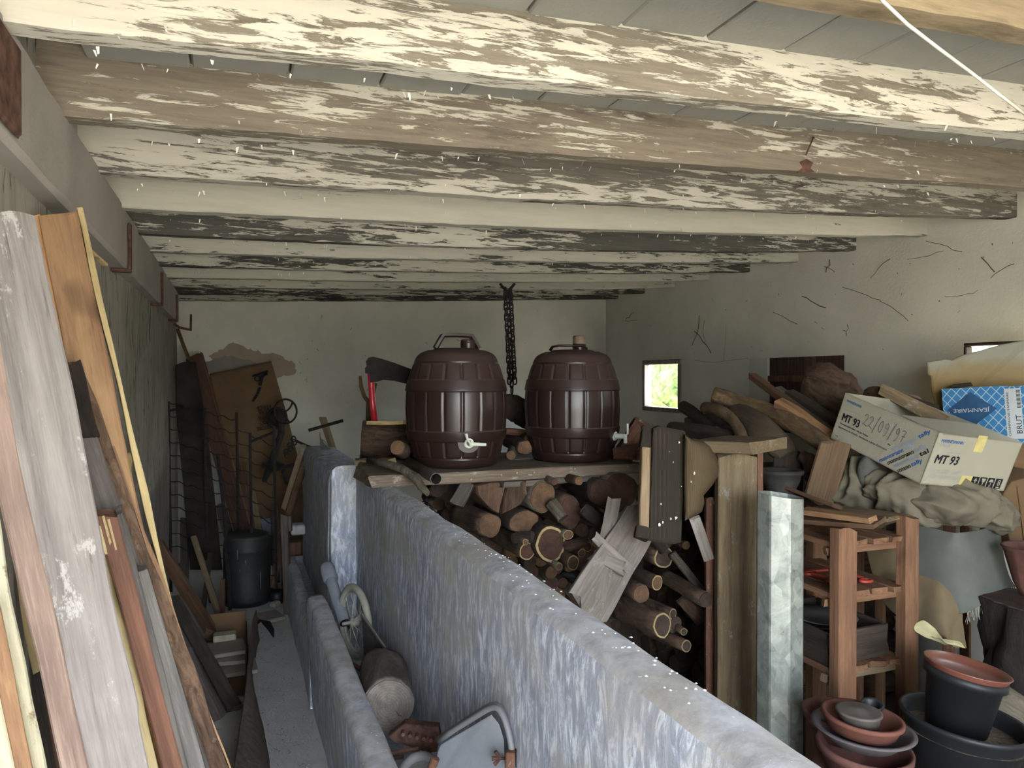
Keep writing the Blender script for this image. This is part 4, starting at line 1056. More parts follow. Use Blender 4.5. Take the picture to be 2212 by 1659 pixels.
clip('red plastic clip on the middle shelf, right of the front leg', 1.99, 1.90)
board('clip_bar', 'thin red plastic strip lying on the middle shelf', V((1.87, 2.08, .815)), V((1.99, 2.07, .815)), .02, .008, M_redp, V((0, 1, 0)), cat='clip')

# ================================================================== STOOL, TARP, CLOTHES, BOXES
stool = thing('wooden_stool', 'square wooden frame supporting the grey clothes', 'stool', V((2.55, 2.3, 0)))
cA = V((2.50, 1.985, .975)); dl = V((-.17, .30, 0)); dr = V((.30, .16, 0))
for a, b in ((cA, cA+dl), (cA, cA+dr), (cA+dl, cA+dl+dr), (cA+dr, cA+dl+dr)): board('rail', None, a, b, .05, .02, W_pine, V((0, 0, 1)), parent=stool)
for q in (cA, cA+dl, cA+dr, cA+dl+dr):
    p = q+(cA+(dl+dr)*.5-q)*.08; board('leg', None, V((p.x, p.y, 0)), V((p.x, p.y, .99)), .04, .035, W_pine, dr, parent=stool)
c0 = cA+(dl+dr)*.5
MB().loft([[cA+V((0, 0, .02)), cA+dr+V((0, 0, .02)), cA+dl+dr+V((0, 0, .02)), cA+dl+V((0, 0, .02))], [cA+V((0, 0, .03)), cA+dr+V((0, 0, .03)), cA+dl+dr+V((0, 0, .03)), cA+dl+V((0, 0, .03))]]).build('top_panel', W_brown, stool)
tarp = sheet('tarp', [[P(1975, 1128, 2.66), P(2040, 1146, 2.545), P(2075, 1150, 2.52), P(2120, 1142, 2.60), P(2160, 1132, 2.70)],
    [P(1972, 1190, 2.62), P(2030, 1195, 2.53), P(2080, 1195, 2.50), P(2130, 1190, 2.55), P(2168, 1185, 2.66)],
    [P(1985, 1260, 2.60), P(2040, 1262, 2.52), P(2085, 1265, 2.49), P(2135, 1250, 2.52), P(2180, 1238, 2.62)],
    [P(2040, 1325, 2.56), P(2065, 1325, 2.51), P(2088, 1322, 2.49), P(2140, 1296, 2.50), P(2192, 1262, 2.58)]], M_tarp, fold=.006, fs=4, seed=3)
tag(tarp, 'grey woven tarp with frayed fringe hanging over the stool', 'tarp')
fr = MB()
for i in range(90):
    u = i/89; px = 2088+(2195-2088)*u; py = 1320+(1260-1320)*u+rnd(-2, 2); p = P(px, py, 2.495+.09*u*u); d = V((rnd(-.012, .004), rnd(-.01, .01), -rnd(.02, .045)))
    fr.tube([p, p+d*.5+V((rnd(-.002, .002), 0, 0)), p+d], .0010, 4)
fo = fr.build('fringe', plain('fringe_thread', rgb('77766a'), .95), tarp); fo['kind'] = 'stuff'
cl = sheet('drape_cloth', [[P(1868, 1175, 2.77), P(1930, 1165, 2.73), P(1985, 1170, 2.67), P(2012, 1195, 2.61)],
    [P(1880, 1235, 2.73), P(1950, 1230, 2.65), P(2010, 1225, 2.57), P(2045, 1250, 2.54)],
    [P(1905, 1300, 2.67), P(1970, 1300, 2.59), P(2035, 1290, 2.51), P(2078, 1300, 2.50)],
    [P(1950, 1345, 2.61), P(1995, 1360, 2.53), P(2045, 1360, 2.47), P(2088, 1345, 2.49)],
    [P(2000, 1362, 2.55), P(2030, 1380, 2.49), P(2062, 1395, 2.45), P(2092, 1400, 2.47)]], M_clothb, fold=.016, fs=7, seed=8, crease=.004)
tag(cl, 'stained khaki cloth hanging down beside the rack', 'cloth')
pap = sheet('paper_sheet', [[P(1976, 1345, 2.46), P(1995, 1340, 2.44), P(2020, 1355, 2.42)], [P(1980, 1365, 2.44), P(2010, 1372, 2.42), P(2045, 1388, 2.38)], [P(2040, 1395, 2.40), P(2070, 1385, 2.36), P(2085, 1398, 2.36)]], plain('paper_yellowed', rgb('a79f78'), .9), 16, 16, .006, 20, seed=4)
tag(pap, 'crumpled yellowed paper under the khaki cloth', 'paper')
L1 = thing('clothes_bundle', 'bunched grey-beige work clothes under the left side of the printer box', 'clothes', P(1910, 1090, 2.75))
lump('cloth_fold', P(1905, 1050, 2.82), (RT*.19, FW*.13, UP*.115), M_cloth, .022, 8, seed=2, parent=L1)
lump('cloth_fold', P(1960, 1075, 2.70), (RT*.14+UP*-.04, FW*.12, UP*.08), M_cloth, .02, 9, seed=12, parent=L1)
lump('cloth_fold', P(1850, 1085, 2.85), (RT*.10+UP*-.06, FW*.10, UP*.06), M_clothb, .018, 9, seed=15, parent=L1)
b_ = lump('dark_sleeve', P(1883, 1035, 2.72), (RT*.03+UP*.035, FW*.03, UP*.07+RT*-.035), plain('cloth_dark', rgb('4d4c48'), .95), .006, 9, 32, 24, seed=4, parent=L1); b_['label'] = 'dark grey sleeve patch'
L2 = thing('clothes_bundle', 'bunched pale grey cloth on the stool under the right side of the printer box', 'clothes', P(2070, 1110, 2.62))
lump('cloth_fold', P(2062, 1085, 2.60), (RT*.135, FW*.10, UP*.068), M_cloth, .020, 10, seed=31, parent=L2)
lump('cloth_fold', P(2125, 1095, 2.66), (RT*.09+UP*-.055, FW*.09, UP*.06), M_cloth, .016, 10, seed=37, parent=L2)
# open white printer carton
C = P(2028, 934, 2.45); ex = V((.4103, .0045, -.0461)); ey = V((.0087, .4085, .1238)); ez = V((-.0201, .0541, -.1764))
ex = ex.normalized(); ey = (ey-ex*ey.dot(ex)).normalized(); ez = ey.cross(ex); 
if ez.z > 0: ez = -ez
bw, bl, bh = .413, .427, .186
box = thing('carton', 'open white printer carton with blue and black lettering', 'box', C+ez*bh)
box.rotation_euler = (0, 0, 0)
thk = .004
def panel(name, o, u, v, n, mat, parent, th=thk, M=None):
    """sheet spanned by u,v with thickness along n"""
    vs = [o, o+u, o+u+v, o+v, o+n*th, o+u+n*th, o+u+v+n*th, o+v+n*th]
    return MB().add(vs, [(0, 3, 2, 1), (4, 5, 6, 7), (0, 1, 5, 4), (1, 2, 6, 5), (2, 3, 7, 6), (3, 0, 4, 7)]).build(name, mat, parent)
fL = panel('long_side', C, ey*bl, ez*bh, ex, M_white, box)            # left face in view
fF = panel('front_side', C, ex*bw, ez*bh, ey, M_white, box)           # right face in view
panel('back_side', C+ey*bl, ex*bw, ez*bh, -ey, M_white, box)
panel('long_side', C+ex*bw, ey*bl, ez*bh, -ex, M_white, box)
panel('base', C+ez*bh, ex*bw, ey*bl, -ez, M_white, box)
f1 = (ex*.93-ez*-.06).normalized()
panel('flap', C+ey*.05+ex*.0, ey*(bl-.06), (ex*.14+ez*.045), ez, M_white, box)
panel('flap', C+ex*.02, ex*(bw-.03), (ey*.17+ez*-.004), ez, M_white, box)
dx = -ey; up = -ez; o = C+ey*bl+ez*bh; N_ = ex  # reading direction on the left face: from far to near
def LT(s, u, v, w, h, mat, **k): # u along face 0..1, v up 0..1
    text(fL, s, o+dx*(u*bl)+up*(v*bh), dx, up, w*bl, h*bh, mat, **k)
LT('MANNESMANN', .05, .84, .17, .055, M_bluetxt, bold=.008); LT('TALLY', .05, .77, .08, .05, M_greytxt, shear=.2)
LT('______________', .05, .69, .20, .006, M_greytxt)
LT('MT 93', .06, .45, .20, .155, M_blacktxt, bold=.03)
LT('Tintenstrahldrucker · Ink Jet Printer', .05, .355, .34, .05, M_blacktxt, bold=.008); LT("Imprimante jet d'encre · Stampante a getto d'inchiostro", .05, .275, .56, .05, M_blacktxt, bold=.008); LT('Impresora de tinta', .05, .20, .19, .05, M_greytxt)
LT('~', .60, .40, .03, .03, M_blacktxt, bold=.02); LT('-', .05, .10, .03, .008, M_blacktxt)
# handwritten date as pen strokes
def stroke(pts, o_, xd, yd, sx, sy, parent, mat, r=.0012, n=N_):
    m = MB(); m.tube([o_+xd*(x*sx)+yd*(y*sy)-n*.0012 for x, y in pts], r, 4); m.build('pen_stroke', mat, parent)
S = {'2': [(0, .8), (.2, 1), (.5, .95), (.6, .7), (.3, .3), (0, .05), (.3, .12), (.7, 0)], '/': [(.6, 1.25), (.3, .5), (0, -.3)], '0': [(.4, 1), (.1, .8), (0, .4), (.15, .05), (.4, 0), (.6, .3), (.6, .75), (.4, 1)],
     '9': [(.6, .8), (.35, 1), (.1, .8), (.15, .55), (.45, .5), (.6, .8), (.55, .3), (.35, -.05), (.1, -.15)], '7': [(0, .9), (.3, 1), (.65, .95), (.4, .5), (.25, 0)], '-': [(.15, .5), (.65, .52)]}
ox = 0.29
for chs in '22/09/97':
    q = [(ox+x*.062, .55+y*.23) for x, y in S[chs]]; stroke([(x*bl, y*bh) for x, y in q], o, dx, up, 1, 1, fL, M_pen)
    if chs == '7': stroke([((ox+x*.062)*bl, (.55+y*.23)*bh) for x, y in S['-']], o, dx, up, 1, 1, fL, M_pen)
    ox += .052 if chs == '/' else .060
ang = math.radians(44)
dd = (dx*math.cos(ang)+up*math.sin(ang)); uu = (up*math.cos(ang)-dx*math.sin(ang))
for k, (m1, m2, u, v, wA, wB) in enumerate((('greytxt', 'bluetxt', .663, .318, .113, .048), ('bluetxt', 'greytxt', .589, .02, .105, .044), ('blacktxt', 'greytxt', .672, .052, .112, .048), ('greytxt', 'blacktxt', .733, .045, .108, .036), ('blacktxt', 'bluetxt', .785, .0, .055, .045))):
    ma, mb_ = globals()['M_'+m1], globals()['M_'+m2]; q = o+dx*(u*bl)+up*(v*bh)
    text(fL, 'mannesmann' if k < 4 else 'smann', q, dd, uu, wA, .0105, ma, bold=.03); text(fL, 'tally' if k != 3 else 'tal', q+dd*(wA+.004)-uu*(.003 if k != 3 else 0), dd, uu, wB, .018 if k != 3 else .015, mb_, bold=.03)
o2 = C+ez*bh; N2 = ey
def FT(s, u, v, w, h, mat, **k): text(fF, s, o2+ex*(u*bw)+up*(v*bh), ex, up, w*bw, h*bh, mat, **k)
FT('MANNESMANN', .06, .83, .25, .06, M_bluetxt, bold=.01); FT('TALLY', .06, .755, .13, .055, M_greytxt, shear=.2); FT('_____________', .02, .65, .30, .008, M_greytxt)
FT('MT 93', .065, .43, .265, .16, M_blacktxt, bold=.03, shear=.12)
for i in range(3):
    for r_ in range(2): FT('Ausdruck Impression\nStampante Impresora\nPrinter papier', .05+i*.13, .24-r_*.11, .11, .075, M_greytxt)
for i in range(4):
    u = .565+i*.096; panel('print_square', o2+ex*(u*bw)+up*(.04*bh)-ey*.0015, ex*(.080*bw), up*(.20*bh), ey, M_blacktxt, fF, .001)
# pictograms: arrow up, glass, umbrella, 8
def glyph(pts, u, s=.062):
    vs = [o2+ex*((u+x*s)*bw)+up*((.06+y*.16)*bh)-ey*.0028 for x, y in pts]; MB().loft([vs, [v+ey*.0006 for v in vs]]).build('pictogram', M_white, fF)
glyph([(.4, 0.15), (.6, .15), (.6, .6), (.85, .6), (.5, 1), (.15, .6), (.4, .6)], 0.572); glyph([(.2, 0), (.8, 0), (.8, .08), (.2, .08)], 0.572)
glyph([(.1, 1), (.9, 1), (.75, .6), (.56, .5), (.56, .15), (.8, .05), (.8, 0), (.2, 0), (.2, .05), (.44, .15), (.44, .5), (.25, .6)], 0.668)
glyph([(.05, .6), (.2, .9), (.5, 1), (.8, .9), (.95, .6), (.56, .66), (.56, .1), (.45, 0), (.3, .05), (.3, .2), (.38, .2), (.4, .1), (.46, .12), (.46, .66)], 0.764)
text(fF, '8', o2+ex*(.875*bw)+up*(.10*bh)-ey*.001, ex, up, .035*bw, .12*bh, M_white, bold=.008); glyph([(.2, 0), (.8, 0), (.8, .1), (.2, .1)], 0.860)
panel('tape', o2+ex*(.45*bw)+up*(.72*bh)-ey*.0012, ex*(.11*bw), up*(.32*bh), ey, M_tape, fF, .001); panel('tape', o2+ex*(.43*bw)-ey*.0012, ex*(.13*bw), up*(.24*bh), ey, M_tape, fF, .001)
# blue champagne carton behind
A0, B0, C0 = P(2034, 840, 2.95), P(2160, 833, 2.80), P(2029, 900, 2.96)
bx = (B0-A0).normalized(); bup = V((0, 0, 1)); bup = (bup-bx*bup.dot(bx)).normalized(); W0 = (B0-A0).length; H0 = .22
bn = bx.cross(bup); 
blue = thing('carton', 'upside-down blue latticed champagne carton behind the printer carton', 'box', A0-bup*H0)
Mbl = Matrix(((bx.x, bup.x, bn.x, A0.x), (bx.y, bup.y, bn.y, A0.y), (bx.z, bup.z, bn.z, A0.z), (0, 0, 0, 1)))
MB().box((0, -H0, -.10), (W0, 0, 0)).build('carton_body', m_lat, blue, Mbl)
fbl = MB().box((W0+.0, -H0, -.10), (W0+.085, 0.0-.004, -.001)).build('carton_side', m_lat, blue, Mbl)
dm = MB(); cx, cy = W0*.50, -.085
dm.loft([[V((cx-.085, cy, .001)), V((cx, cy-.068, .001)), V((cx+.085, cy, .001)), V((cx, cy+.068, .001))], [V((cx-.085, cy, .002)), V((cx, cy-.068, .002)), V((cx+.085, cy, .002)), V((cx, cy+.068, .002))]]).build('diamond_print', M_navy, blue, Mbl)
text(blue, 'JEANMAIRE', Mbl @ V((cx+.062, cy+.009, .002)), -bx, -bup, .125, .020, M_label)
MB().box((W0+.012, -H0+.02, .0), (W0+.065, -.012, .0012)).build('paper_label', M_label, blue, Mbl)
text(blue, 'CHAMPAGNE JEANMAIRE', Mbl @ V((W0+.028, -H0+.03, .0015)), bup, -bx, .165, .010, M_blacktxt)
text(blue, 'BRUT', Mbl @ V((W0+.062, -H0+.04, .0015)), bup, -bx, .07, .018, M_blacktxt)
for i in range(14): MB().box((W0+.050, -.085+i*.005, .0012), (W0+.063, -.085+i*.005+(.002 if i % 3 else .0035), .0016)).build('barcode_line', M_blacktxt, blue, Mbl)
# pale foam sheet behind
fo_px = [(2003, 782), (2022, 779), (2040, 775), (2056, 779), (2078, 768), (2120, 756), (2165, 744), (2212, 734), (2260, 722), (2260, 950), (2030, 950), (2022, 870), (2016, 850), (2012, 812), (2005, 808)]
fs_ = face_plate('foam_sheet', fo_px, lambda x, y: 3.08-(x-2000)*.0011, .012, M_foam, None, .003, 5, .003)
tag(fs_, 'large pale yellow-stained foam sheet leaning behind the blue carton', 'sheet')
for q in ([(2006, 784), (2038, 780), (2040, 800), (2030, 812), (2012, 806)], [(2014, 815), (2022, 812), (2030, 850), (2020, 852)]): face_plate('torn_edge', q, lambda x, y: 3.095, .01, M_white, fs_, .002, 4, .002)
board('board', 'short dark strip lying on top of the blue carton', P(2060, 833, 2.96), P(2100, 829, 2.92), .03, .012, W_dark, FW)
# right edge: brown carton, ribbed clay pot, dark stump
bc = thing('carton', 'plain brown carton at the right edge below the blue one', 'box', P(2200, 1200, 2.75))
q = [[(2166, 1068), (2185, 1040), (2260, 1020), (2260, 1180), (2185, 1188), (2172, 1120)]]
face_plate('carton_front', q[0], lambda x, y: 2.76-(x-2160)*.001, .20, M_card, bc, .002, 3)
MB().tube([P(2198, 1050, 2.72), P(2215, 1182, 2.70)], .0025, 4).build('fold_seam', M_cardd, bc)
bc2 = thing('carton', 'small torn brown carton beside the blue latticed one', 'box', P(2210, 1000, 2.8)); face_plate('carton_front', [(2190, 990), (2204, 925), (2260, 900), (2260, 1060), (2195, 1050)], lambda x, y: 2.83, .12, M_cardd, bc2, .002, 3)
kp = thing('clay_pot', 'rough ribbed clay pot cut off by the right edge', 'pot', P(2225, 1270, 2.45))
c = P(2232, 1182, 2.47); MB().lathe([(.03, -.17), (.055, -.12), (.085, -.01), (.092, 0), (.088, .004), (.080, -.002), (.05, -.11), (.001, -.11)], 40, fn=lambda a, z: .002*math.sin(a*24)).build('pot_body', M_terrad, kp, loc(c), smooth=True)
stp = log('big dark charred stump at the right edge below the clay pot', V((2.47, 1.68, 0)), V((2.45, 1.66, .765)), .15, .13, bark('bark_black', rgb('161312'), rgb('3a332e'), 10), E_dark, name='tree_stump', cat='stump', rough=.3, n=30, nl=14)
stc = bpy.data.objects[stp.name]
log('pale birch log on the floor at the lower right edge', P(2150, 1505, 2.25), P(2230, 1560, 2.2), .05, .05, B_grey, E_grey, name='log')

# ================================================================== FLOWER POTS
def pot(name, label, c, prof, mat, tilt=(0, 0), sc=(1, 1), n=48, cat='pot', group=None, extra=None):
    r = thing(name, label, cat, c, group)
    M = loc(c) @ Matrix.Rotation(tilt[0], 4, RT) @ Matrix.Rotation(tilt[1], 4, FW) @ Matrix.Diagonal((sc[0], sc[1], 1, 1))
    MB().lathe(prof, n).build('pot_body', mat, r, M, smooth=True); return r, M
def potprof(rb, rt_, h, rim=.008, rh=.02, wall=.005):
    return [(.001, 0), (rb, 0), (rb+(rt_-rb)*.9, h-rh), (rt_+rim, h-rh), (rt_+rim, h), (rt_, h+.001), (rt_-wall, h-.004), (rb, .02), (.001, .02)]
# right group: big terracotta pot, oval black tub, black pot, terracotta saucer
tb = P(2068, 1545, 2.10)
c = V((tb.x+.0, tb.y+.0, .10)); pot('terracotta_pot', 'large terracotta pot underneath the black tub', V((c.x, c.y, .0)), potprof(.12, .168, .36, .014, .035, .01), M_terra)
r, M = pot('black_tub', 'wide black plastic tub with dry soil, inside the large terracotta pot', V((c.x, c.y, .345)), [(.001, 0), (.128, 0), (.150, .17), (.162, .178), (.166, .188), (.162, .196), (.153, .192), (.146, .18), (.142, .13), (.001, .13)], M_black, (0, .10))
so_ = MB().lathe([(.001, .150), (.06, .156), (.12, .150), (.152, .148)], 40, fn=lambda a, z: .003*math.sin(a*7)).build('soil', M_soil, r, M, smooth=True)
r, M = pot('black_pot', 'black plastic pot standing in the wide tub', V((c.x+.005, c.y+.01, .50)), potprof(.078, .098, .165, .008, .022), M_black, (0, .18))
r2, M2 = pot('terracotta_saucer', 'glossy terracotta saucer set on the black pot', M @ V((0, 0, .150)), [(.001, 0.002), (.085, 0.002), (.10, .012), (.110, .030), (.112, .032), (.106, .033), (.098, .018), (.082, .009), (.001, .009)], plain('terracotta_glossy', rgb('6f4336'), .35, 0, .5, .12, 10), (0, .18))
# left group: stacked saucers and pots
tl = P(1860, 1580, 2.0); cx, cy = tl.x, tl.y
pot('terracotta_pot', 'terracotta pot at the bottom of the left pot stack', V((cx, cy, 0)), potprof(.095, .125, .40, .012, .03, .01), M_terra)
pot('plastic_pot', 'dusty dark pot nested in the left stack, second from the bottom', V((cx+.003, cy, .41)), potprof(.085, .116, .10, .006, .02), M_terrad, (.03, .05))
pot('plastic_pot', 'grey warped pot with flared rim, middle of the left stack', V((cx+.01, cy+.005, .515)), [(.001, 0), (.085, 0), (.105, .02), (.128, .034), (.132, .038), (.12, .040), (.10, .022), (.08, .006), (.001, .006)], plain('pot_grey', rgb('514b4b'), .7, 0, .3, .3, 10), (.0, .04))
r, M = pot('terracotta_saucer', 'terracotta saucer near the top of the left stack', V((cx, cy, .548)), [(.001, 0), (.085, 0), (.098, .030), (.104, .032), (.104, .042), (.094, .042), (.082, .008), (.001, .008)], M_terra, (0, .08))
pot('small_tin', 'round dusty tin sitting in the top saucer of the left stack', V((cx-.02, cy-.01, .562)), [(.001, 0), (.050, 0), (.054, .040), (.058, .041), (.058, .047), (.052, .048), (.03, .045), (.012, .052), (.001, .052)], plain('tin_dusty', rgb('58504a'), .7, .2, .3, .3, 14), (0, .03), cat='tin')
pot('small_pot', 'little black pot beside the dusty tin on the left stack', V((cx+.06, cy+.02, .565)), potprof(.018, .026, .042, .003, .008), M_black, (.2, -.1))
tq = P(1815, 1490, 2.12); pot('terracotta_pot', 'dirty broad terracotta bowl behind the left pot stack, by the rack leg', V((tq.x, tq.y, .47)), [(.001, 0), (.07, 0), (.095, .04), (.105, .055), (.108, .07), (.10, .072), (.09, .05), (.07, .02), (.001, .015)], M_terrad, (0, .06))
pot('terracotta_pot', 'upturned pot under the dirty broad bowl', V((tq.x, tq.y, .0)), [(.10, 0), (.10, .03), (.095, .03), (.07, .468), (.001, .468)], M_terrad)
# ================================================================== BOARDS LEANING ON THE LEFT WALL
random.seed(3)
def lean(name, label, top, bot, wpx, th, mat, dy=0.0, X=None, floor=True, zf=.205, cat='board', Yt=None, **kw):
    if Yt is not None: A = onY(top[0], top[1], Yt)
    else:
        A = onX(top[0], top[1], XL+.05 if X is None else X)
    B = onY(bot[0], bot[1], A.y+dy)
    if floor: B = A+(B-A)*((A.z-zf)/(A.z-B.z))
    t = (A-CAM).dot(FW); w_ = wpx*t/FPX
    rd = (A-CAM); wd = rd.cross(V((0, 0, 1))).normalized(); global LWD; LWD = wd
    return board(name, label, A, B, w_, th, mat, wd, cat=cat, **kw), A, B, w_
def notch1(x, s, w):
    if x > 0:
        if s > .455: x -= w*.05*(x/(w/2))
        if s > .535: x -= w*.10*(x/(w/2))
    return x
pl1, A, B, w_ = lean('plank', 'broad grey weathered plank, largest of those leaning at the left', (4, 478), (256, 1659), 124, .022, wood('plank_grey', rgb('4b4541'), rgb('6a635e'), rgb('837c76'), 36, dirt=.10, dirtc=rgb('96928c')), X=XL+.075, nl=60, nw=8, wob=.002, edge=.003, notch=notch1)
M = frame(A, B, LWD); x_ = M.to_3x3() @ V((1, 0, 0)); y_ = M.to_3x3() @ V((0, 1, 0))
sgn = -1
off = x_*(-w_/2-.012)
board('sapwood_edge', 'pinkish brown rough edge', A+off, B+off, .032, .026, wood('edge_pinkish', rgb('54453c'), rgb('786459'), rgb('907c6e'), 40), LWD, parent=pl1, wob=.003, edge=.008, nl=40)
lean('slab_board', 'freshly sawn orange board, tallest, standing against the wall beam', (124, 462), (250, 1040), 78, .03, W_or, X=XL+.05, nl=40, edge=.004, bow=-.006)
sb = bpy.data.objects['slab_board']; A = onX(124, 462, XL+.05); B = onY(262, 1040, A.y); B = A+(B-A)*((A.z-.205)/(A.z-B.z))
M = frame(A, B, LWD); x_ = M.to_3x3() @ V((1, 0, 0)); t = (A-CAM).dot(FW); off = x_*(78*t/FPX/2+.004)
board('bark_edge', 'pale splintery edge', A+off, B+off, .011, .030, W_sap, LWD, parent=sb, edge=.004, wob=.003, nl=50, bow=-.006)
board('side_strip', None, A-x_*(78*t/FPX/2+.003), B-x_*(78*t/FPX/2+.003), .016, .024, wood('orange_strip', rgb('7d5635'), rgb('a87b4f'), rgb('bf9467'), 30), LWD, parent=sb, edge=.004, nl=40, bow=-.006)
bk, A, B, w_ = lean('bark_slab', 'long slab with fibrous brown bark crossing the orange board', (130, 798), (452, 1659), 78, .03, B_hairy, Yt=1.585, nl=60, nw=8, wob=.007, edge=.006)
M = frame(A, B, LWD); off = (M.to_3x3() @ V((1, 0, 0)))*(w_/2)
board('torn_edge', 'pale orange torn edge', A.lerp(B, .12)+off, A.lerp(B, .999)+off, .007, .02, W_or, LWD, parent=bk, edge=.010, wob=.004, nl=60)
board('bark_tip', None, P(132, 796, (A-CAM).dot(FW)-.016), P(190, 940, (A-CAM).dot(FW)-.01), .06, .03, B_dark, LWD, parent=bk, edge=.02, wob=.006)
lean('board', 'thin dark grey board between the big grey plank and the bark slab', (160, 880), (262, 1180), 48, .016, W_greyd, Yt=1.56)
lean('board', 'torn yellow split sliver peeking out right of the big grey plank', (208, 1162), (330, 1659), 30, .012, W_sap, Yt=1.50, edge=.012, wob=.004, nl=40)
bt, A, B, w_ = lean('batten', 'reddish-brown moulded batten with split top', (230, 1108), (374, 1659), 40, .03, wood('batten_red', rgb('4f362a'), rgb('6d4b3a'), rgb('855f49'), 34), Yt=1.49, nl=30)
M = frame(A, B, LWD); x_ = M.to_3x3() @ V((1, 0, 0))
board('groove_strip', None, A+x_*(w_/2+.003), B+x_*(w_/2+.003), .010, .026, W_greyd, LWD, parent=bt)
for i, (u, v) in enumerate(((-.25, .03), (.05, .0), (.28, .04))):
    q = A.lerp(B, .005+v*.3)+x_*(w_*u)-y_*0; board('split_mark', 'fresh yellow split', q-FW*.016, q.lerp(B, .05)+FW*-.016, .004, .002, W_sap, LWD, parent=bt)
bt, A, B, w_ = lean('batten', 'silver-grey grooved batten in front of the bark slab', (295, 1228), (422, 1659), 38, .03, wood('batten_grey', rgb('4a4642'), rgb('66615b'), rgb('807a73'), 40), Yt=1.515, nl=30)
M = frame(A, B, LWD); x_ = M.to_3x3() @ V((1, 0, 0)); board('groove_strip', None, A-x_*(w_/2+.003), B-x_*(w_/2+.003), .009, .022, W_greyd, LWD, parent=bt)
lean('slab_board', 'pale cream barked slab at the lower left edge', (-75, 1120), (22, 1659), 118, .03, W_sapp, Yt=1.26, nl=50, nw=8, edge=.006, wob=.004)
lean('batten', 'narrow orange batten in the lower left corner', (-22, 1300), (52, 1659), 32, .012, W_or, Yt=1.20, nl=20)
lean('board', 'dark bluish-grey board behind the big grey plank', (-10, 1000), (112, 1659), 100, .02, W_greyd, Yt=1.62)
lean('board', 'dark brown board low between the cream slab and the big grey plank', (70, 1180), (150, 1659), 46, .02, W_brown, Yt=1.56)
lean('batten', 'splintered pale stick behind the cream slab', (30, 1180), (80, 1450), 12, .01, W_sap, Yt=1.50, floor=False, edge=.01)
board('splinter', 'short broken splinter', P(182, 532, 1.50), P(228, 572, 1.60), .01, .006, W_sap, parent=sb)
board('splinter', 'loose pale splinter', P(283, 975, 1.56), P(272, 1045, 1.56), .010, .006, W_sap, edge=.004, parent=sb)
# boards farther along the aisle
board('board', 'grey-brown board fallen from the wall toward the tile stack', onX(338, 1172, XL+.03), onZ(462, 1372, .225), .062, .022, W_brown, RT)
board('board', 'grey board sloping down left of the cardboard in the aisle', onX(372, 1290, XL+.09), onZ(508, 1530, .215), .055, .02, W_greyd, RT)
board('board', 'dark rough board lying low beside the bark slab', P(400, 1400, 2.9), onZ(478, 1552, .215), .05, .02, W_greyd, RT, edge=.01)
# standing thin hardboard sheet
hb = sheet('hardboard_sheet', [[P(553, 1318, 3.55), P(542, 1395, 3.15), P(534, 1470, 2.78), P(518, 1580, 2.45), P(500, 1700, 2.18)],
    [P(556, 1345, 3.57), P(540, 1425, 3.15), P(545, 1490, 2.80), P(555, 1600, 2.48), P(556, 1720, 2.22)],
    [onZ(560, 1382, .205), onZ(545, 1455, .205), onZ(556, 1520, .205), onZ(578, 1620, .205), onZ(584, 1740, .205)]], W_dark if 0 else wood('hardboard', rgb('4a4038'), rgb('665a4e'), rgb('7d7165'), 60), 30, 12, .004, 5, .008)
tag(hb, 'thin warped hardboard strip standing on edge along the aisle', 'sheet')
# cardboard and stacked slabs on the aisle floor
cb = thing('cardboard_box', 'flattened open cardboard box on the aisle floor by the black drum', 'box', onZ(495, 1400, .2))
def quad(name, pts, th, mat, parent=None, up=None):
    r = [V(p) for p in pts]; n = (r[1]-r[0]).cross(r[-1]-r[0]).normalized()*th
    return MB().loft([r, [p+n for p in r]]).build(name, mat, parent)
a, b = onZ(440, 1385, .21), onZ(532, 1378, .21); c, d = onZ(540, 1500, .21), onZ(420, 1500, .21)
quad('base', [a, b, c, d], .004, M_card, cb)
quad('flap', [a, b, P(531, 1319, (b-CAM).dot(FW)+.03), P(452, 1327, (a-CAM).dot(FW)+.03)], .004, M_card, cb)
quad('flap', [b, c, onZ(532, 1495, .30), P(533, 1340, (b-CAM).dot(FW)-.03)], .004, M_cardd, cb)
M_slab = plain('stone_slab_pale', rgb('8f897c'), .9, 0, .2, .2, 8)
q0 = onZ(485, 1440, .214)
for i, (dx_, dy_, w_, d_, rz, lb) in enumerate(((0, 0, .26, .28, .05, 'grey floor slab, lowest of the stack on the cardboard'), (-.01, .05, .25, .2, -.12, 'pale slab in the middle of the stack on the cardboard'), (-.02, .08, .22, .18, .1, 'chipped top slab of the stack on the cardboard'))):
    M = loc(q0+V((dx_, dy_, i*.022))) @ Matrix.Rotation(rz, 4, 'Z')
    tag(MB().box((-w_/2, -d_/2, 0), (w_/2, d_/2, .018), bev=.004).build('stone_slab', M_slab, None, M), lb, 'slab', 'slabs on the cardboard')
quad_ = MB().box((-.05, -.035, 0), (.05, .035, .03), bev=.006).build('stone_chunk', plain('foam_chunk', rgb('a39b84'), .9), None, loc(q0+V((.0, .16, .068)))); tag(quad_, 'small cream block sitting on the slab stack', 'block')
s_ = onZ(586, 1335, .203); tag(MB().box((-.065, -.08, 0), (.055, .08, .02), bev=.006).build('stone_slab', M_slab, None, loc(s_) @ Matrix.Rotation(.3, 4, 'Z')), 'broken pale tile on the floor right of the black drum', 'slab')
s_ = onZ(594, 1310, .205); tag(MB().box((-.03, -.02, 0), (.03, .02, .03), bev=.008).build('stone_chunk', M_slab, None, loc(s_) @ Matrix.Rotation(.8, 4, 'Z')), 'small stone chunk at the foot of the black drum', 'stone')
sk = MB(); pts = [onZ(548, 1352, .235), onZ(562, 1340, .24), onZ(576, 1345, .24), onZ(586, 1360, .23), onZ(591, 1376, .21)]
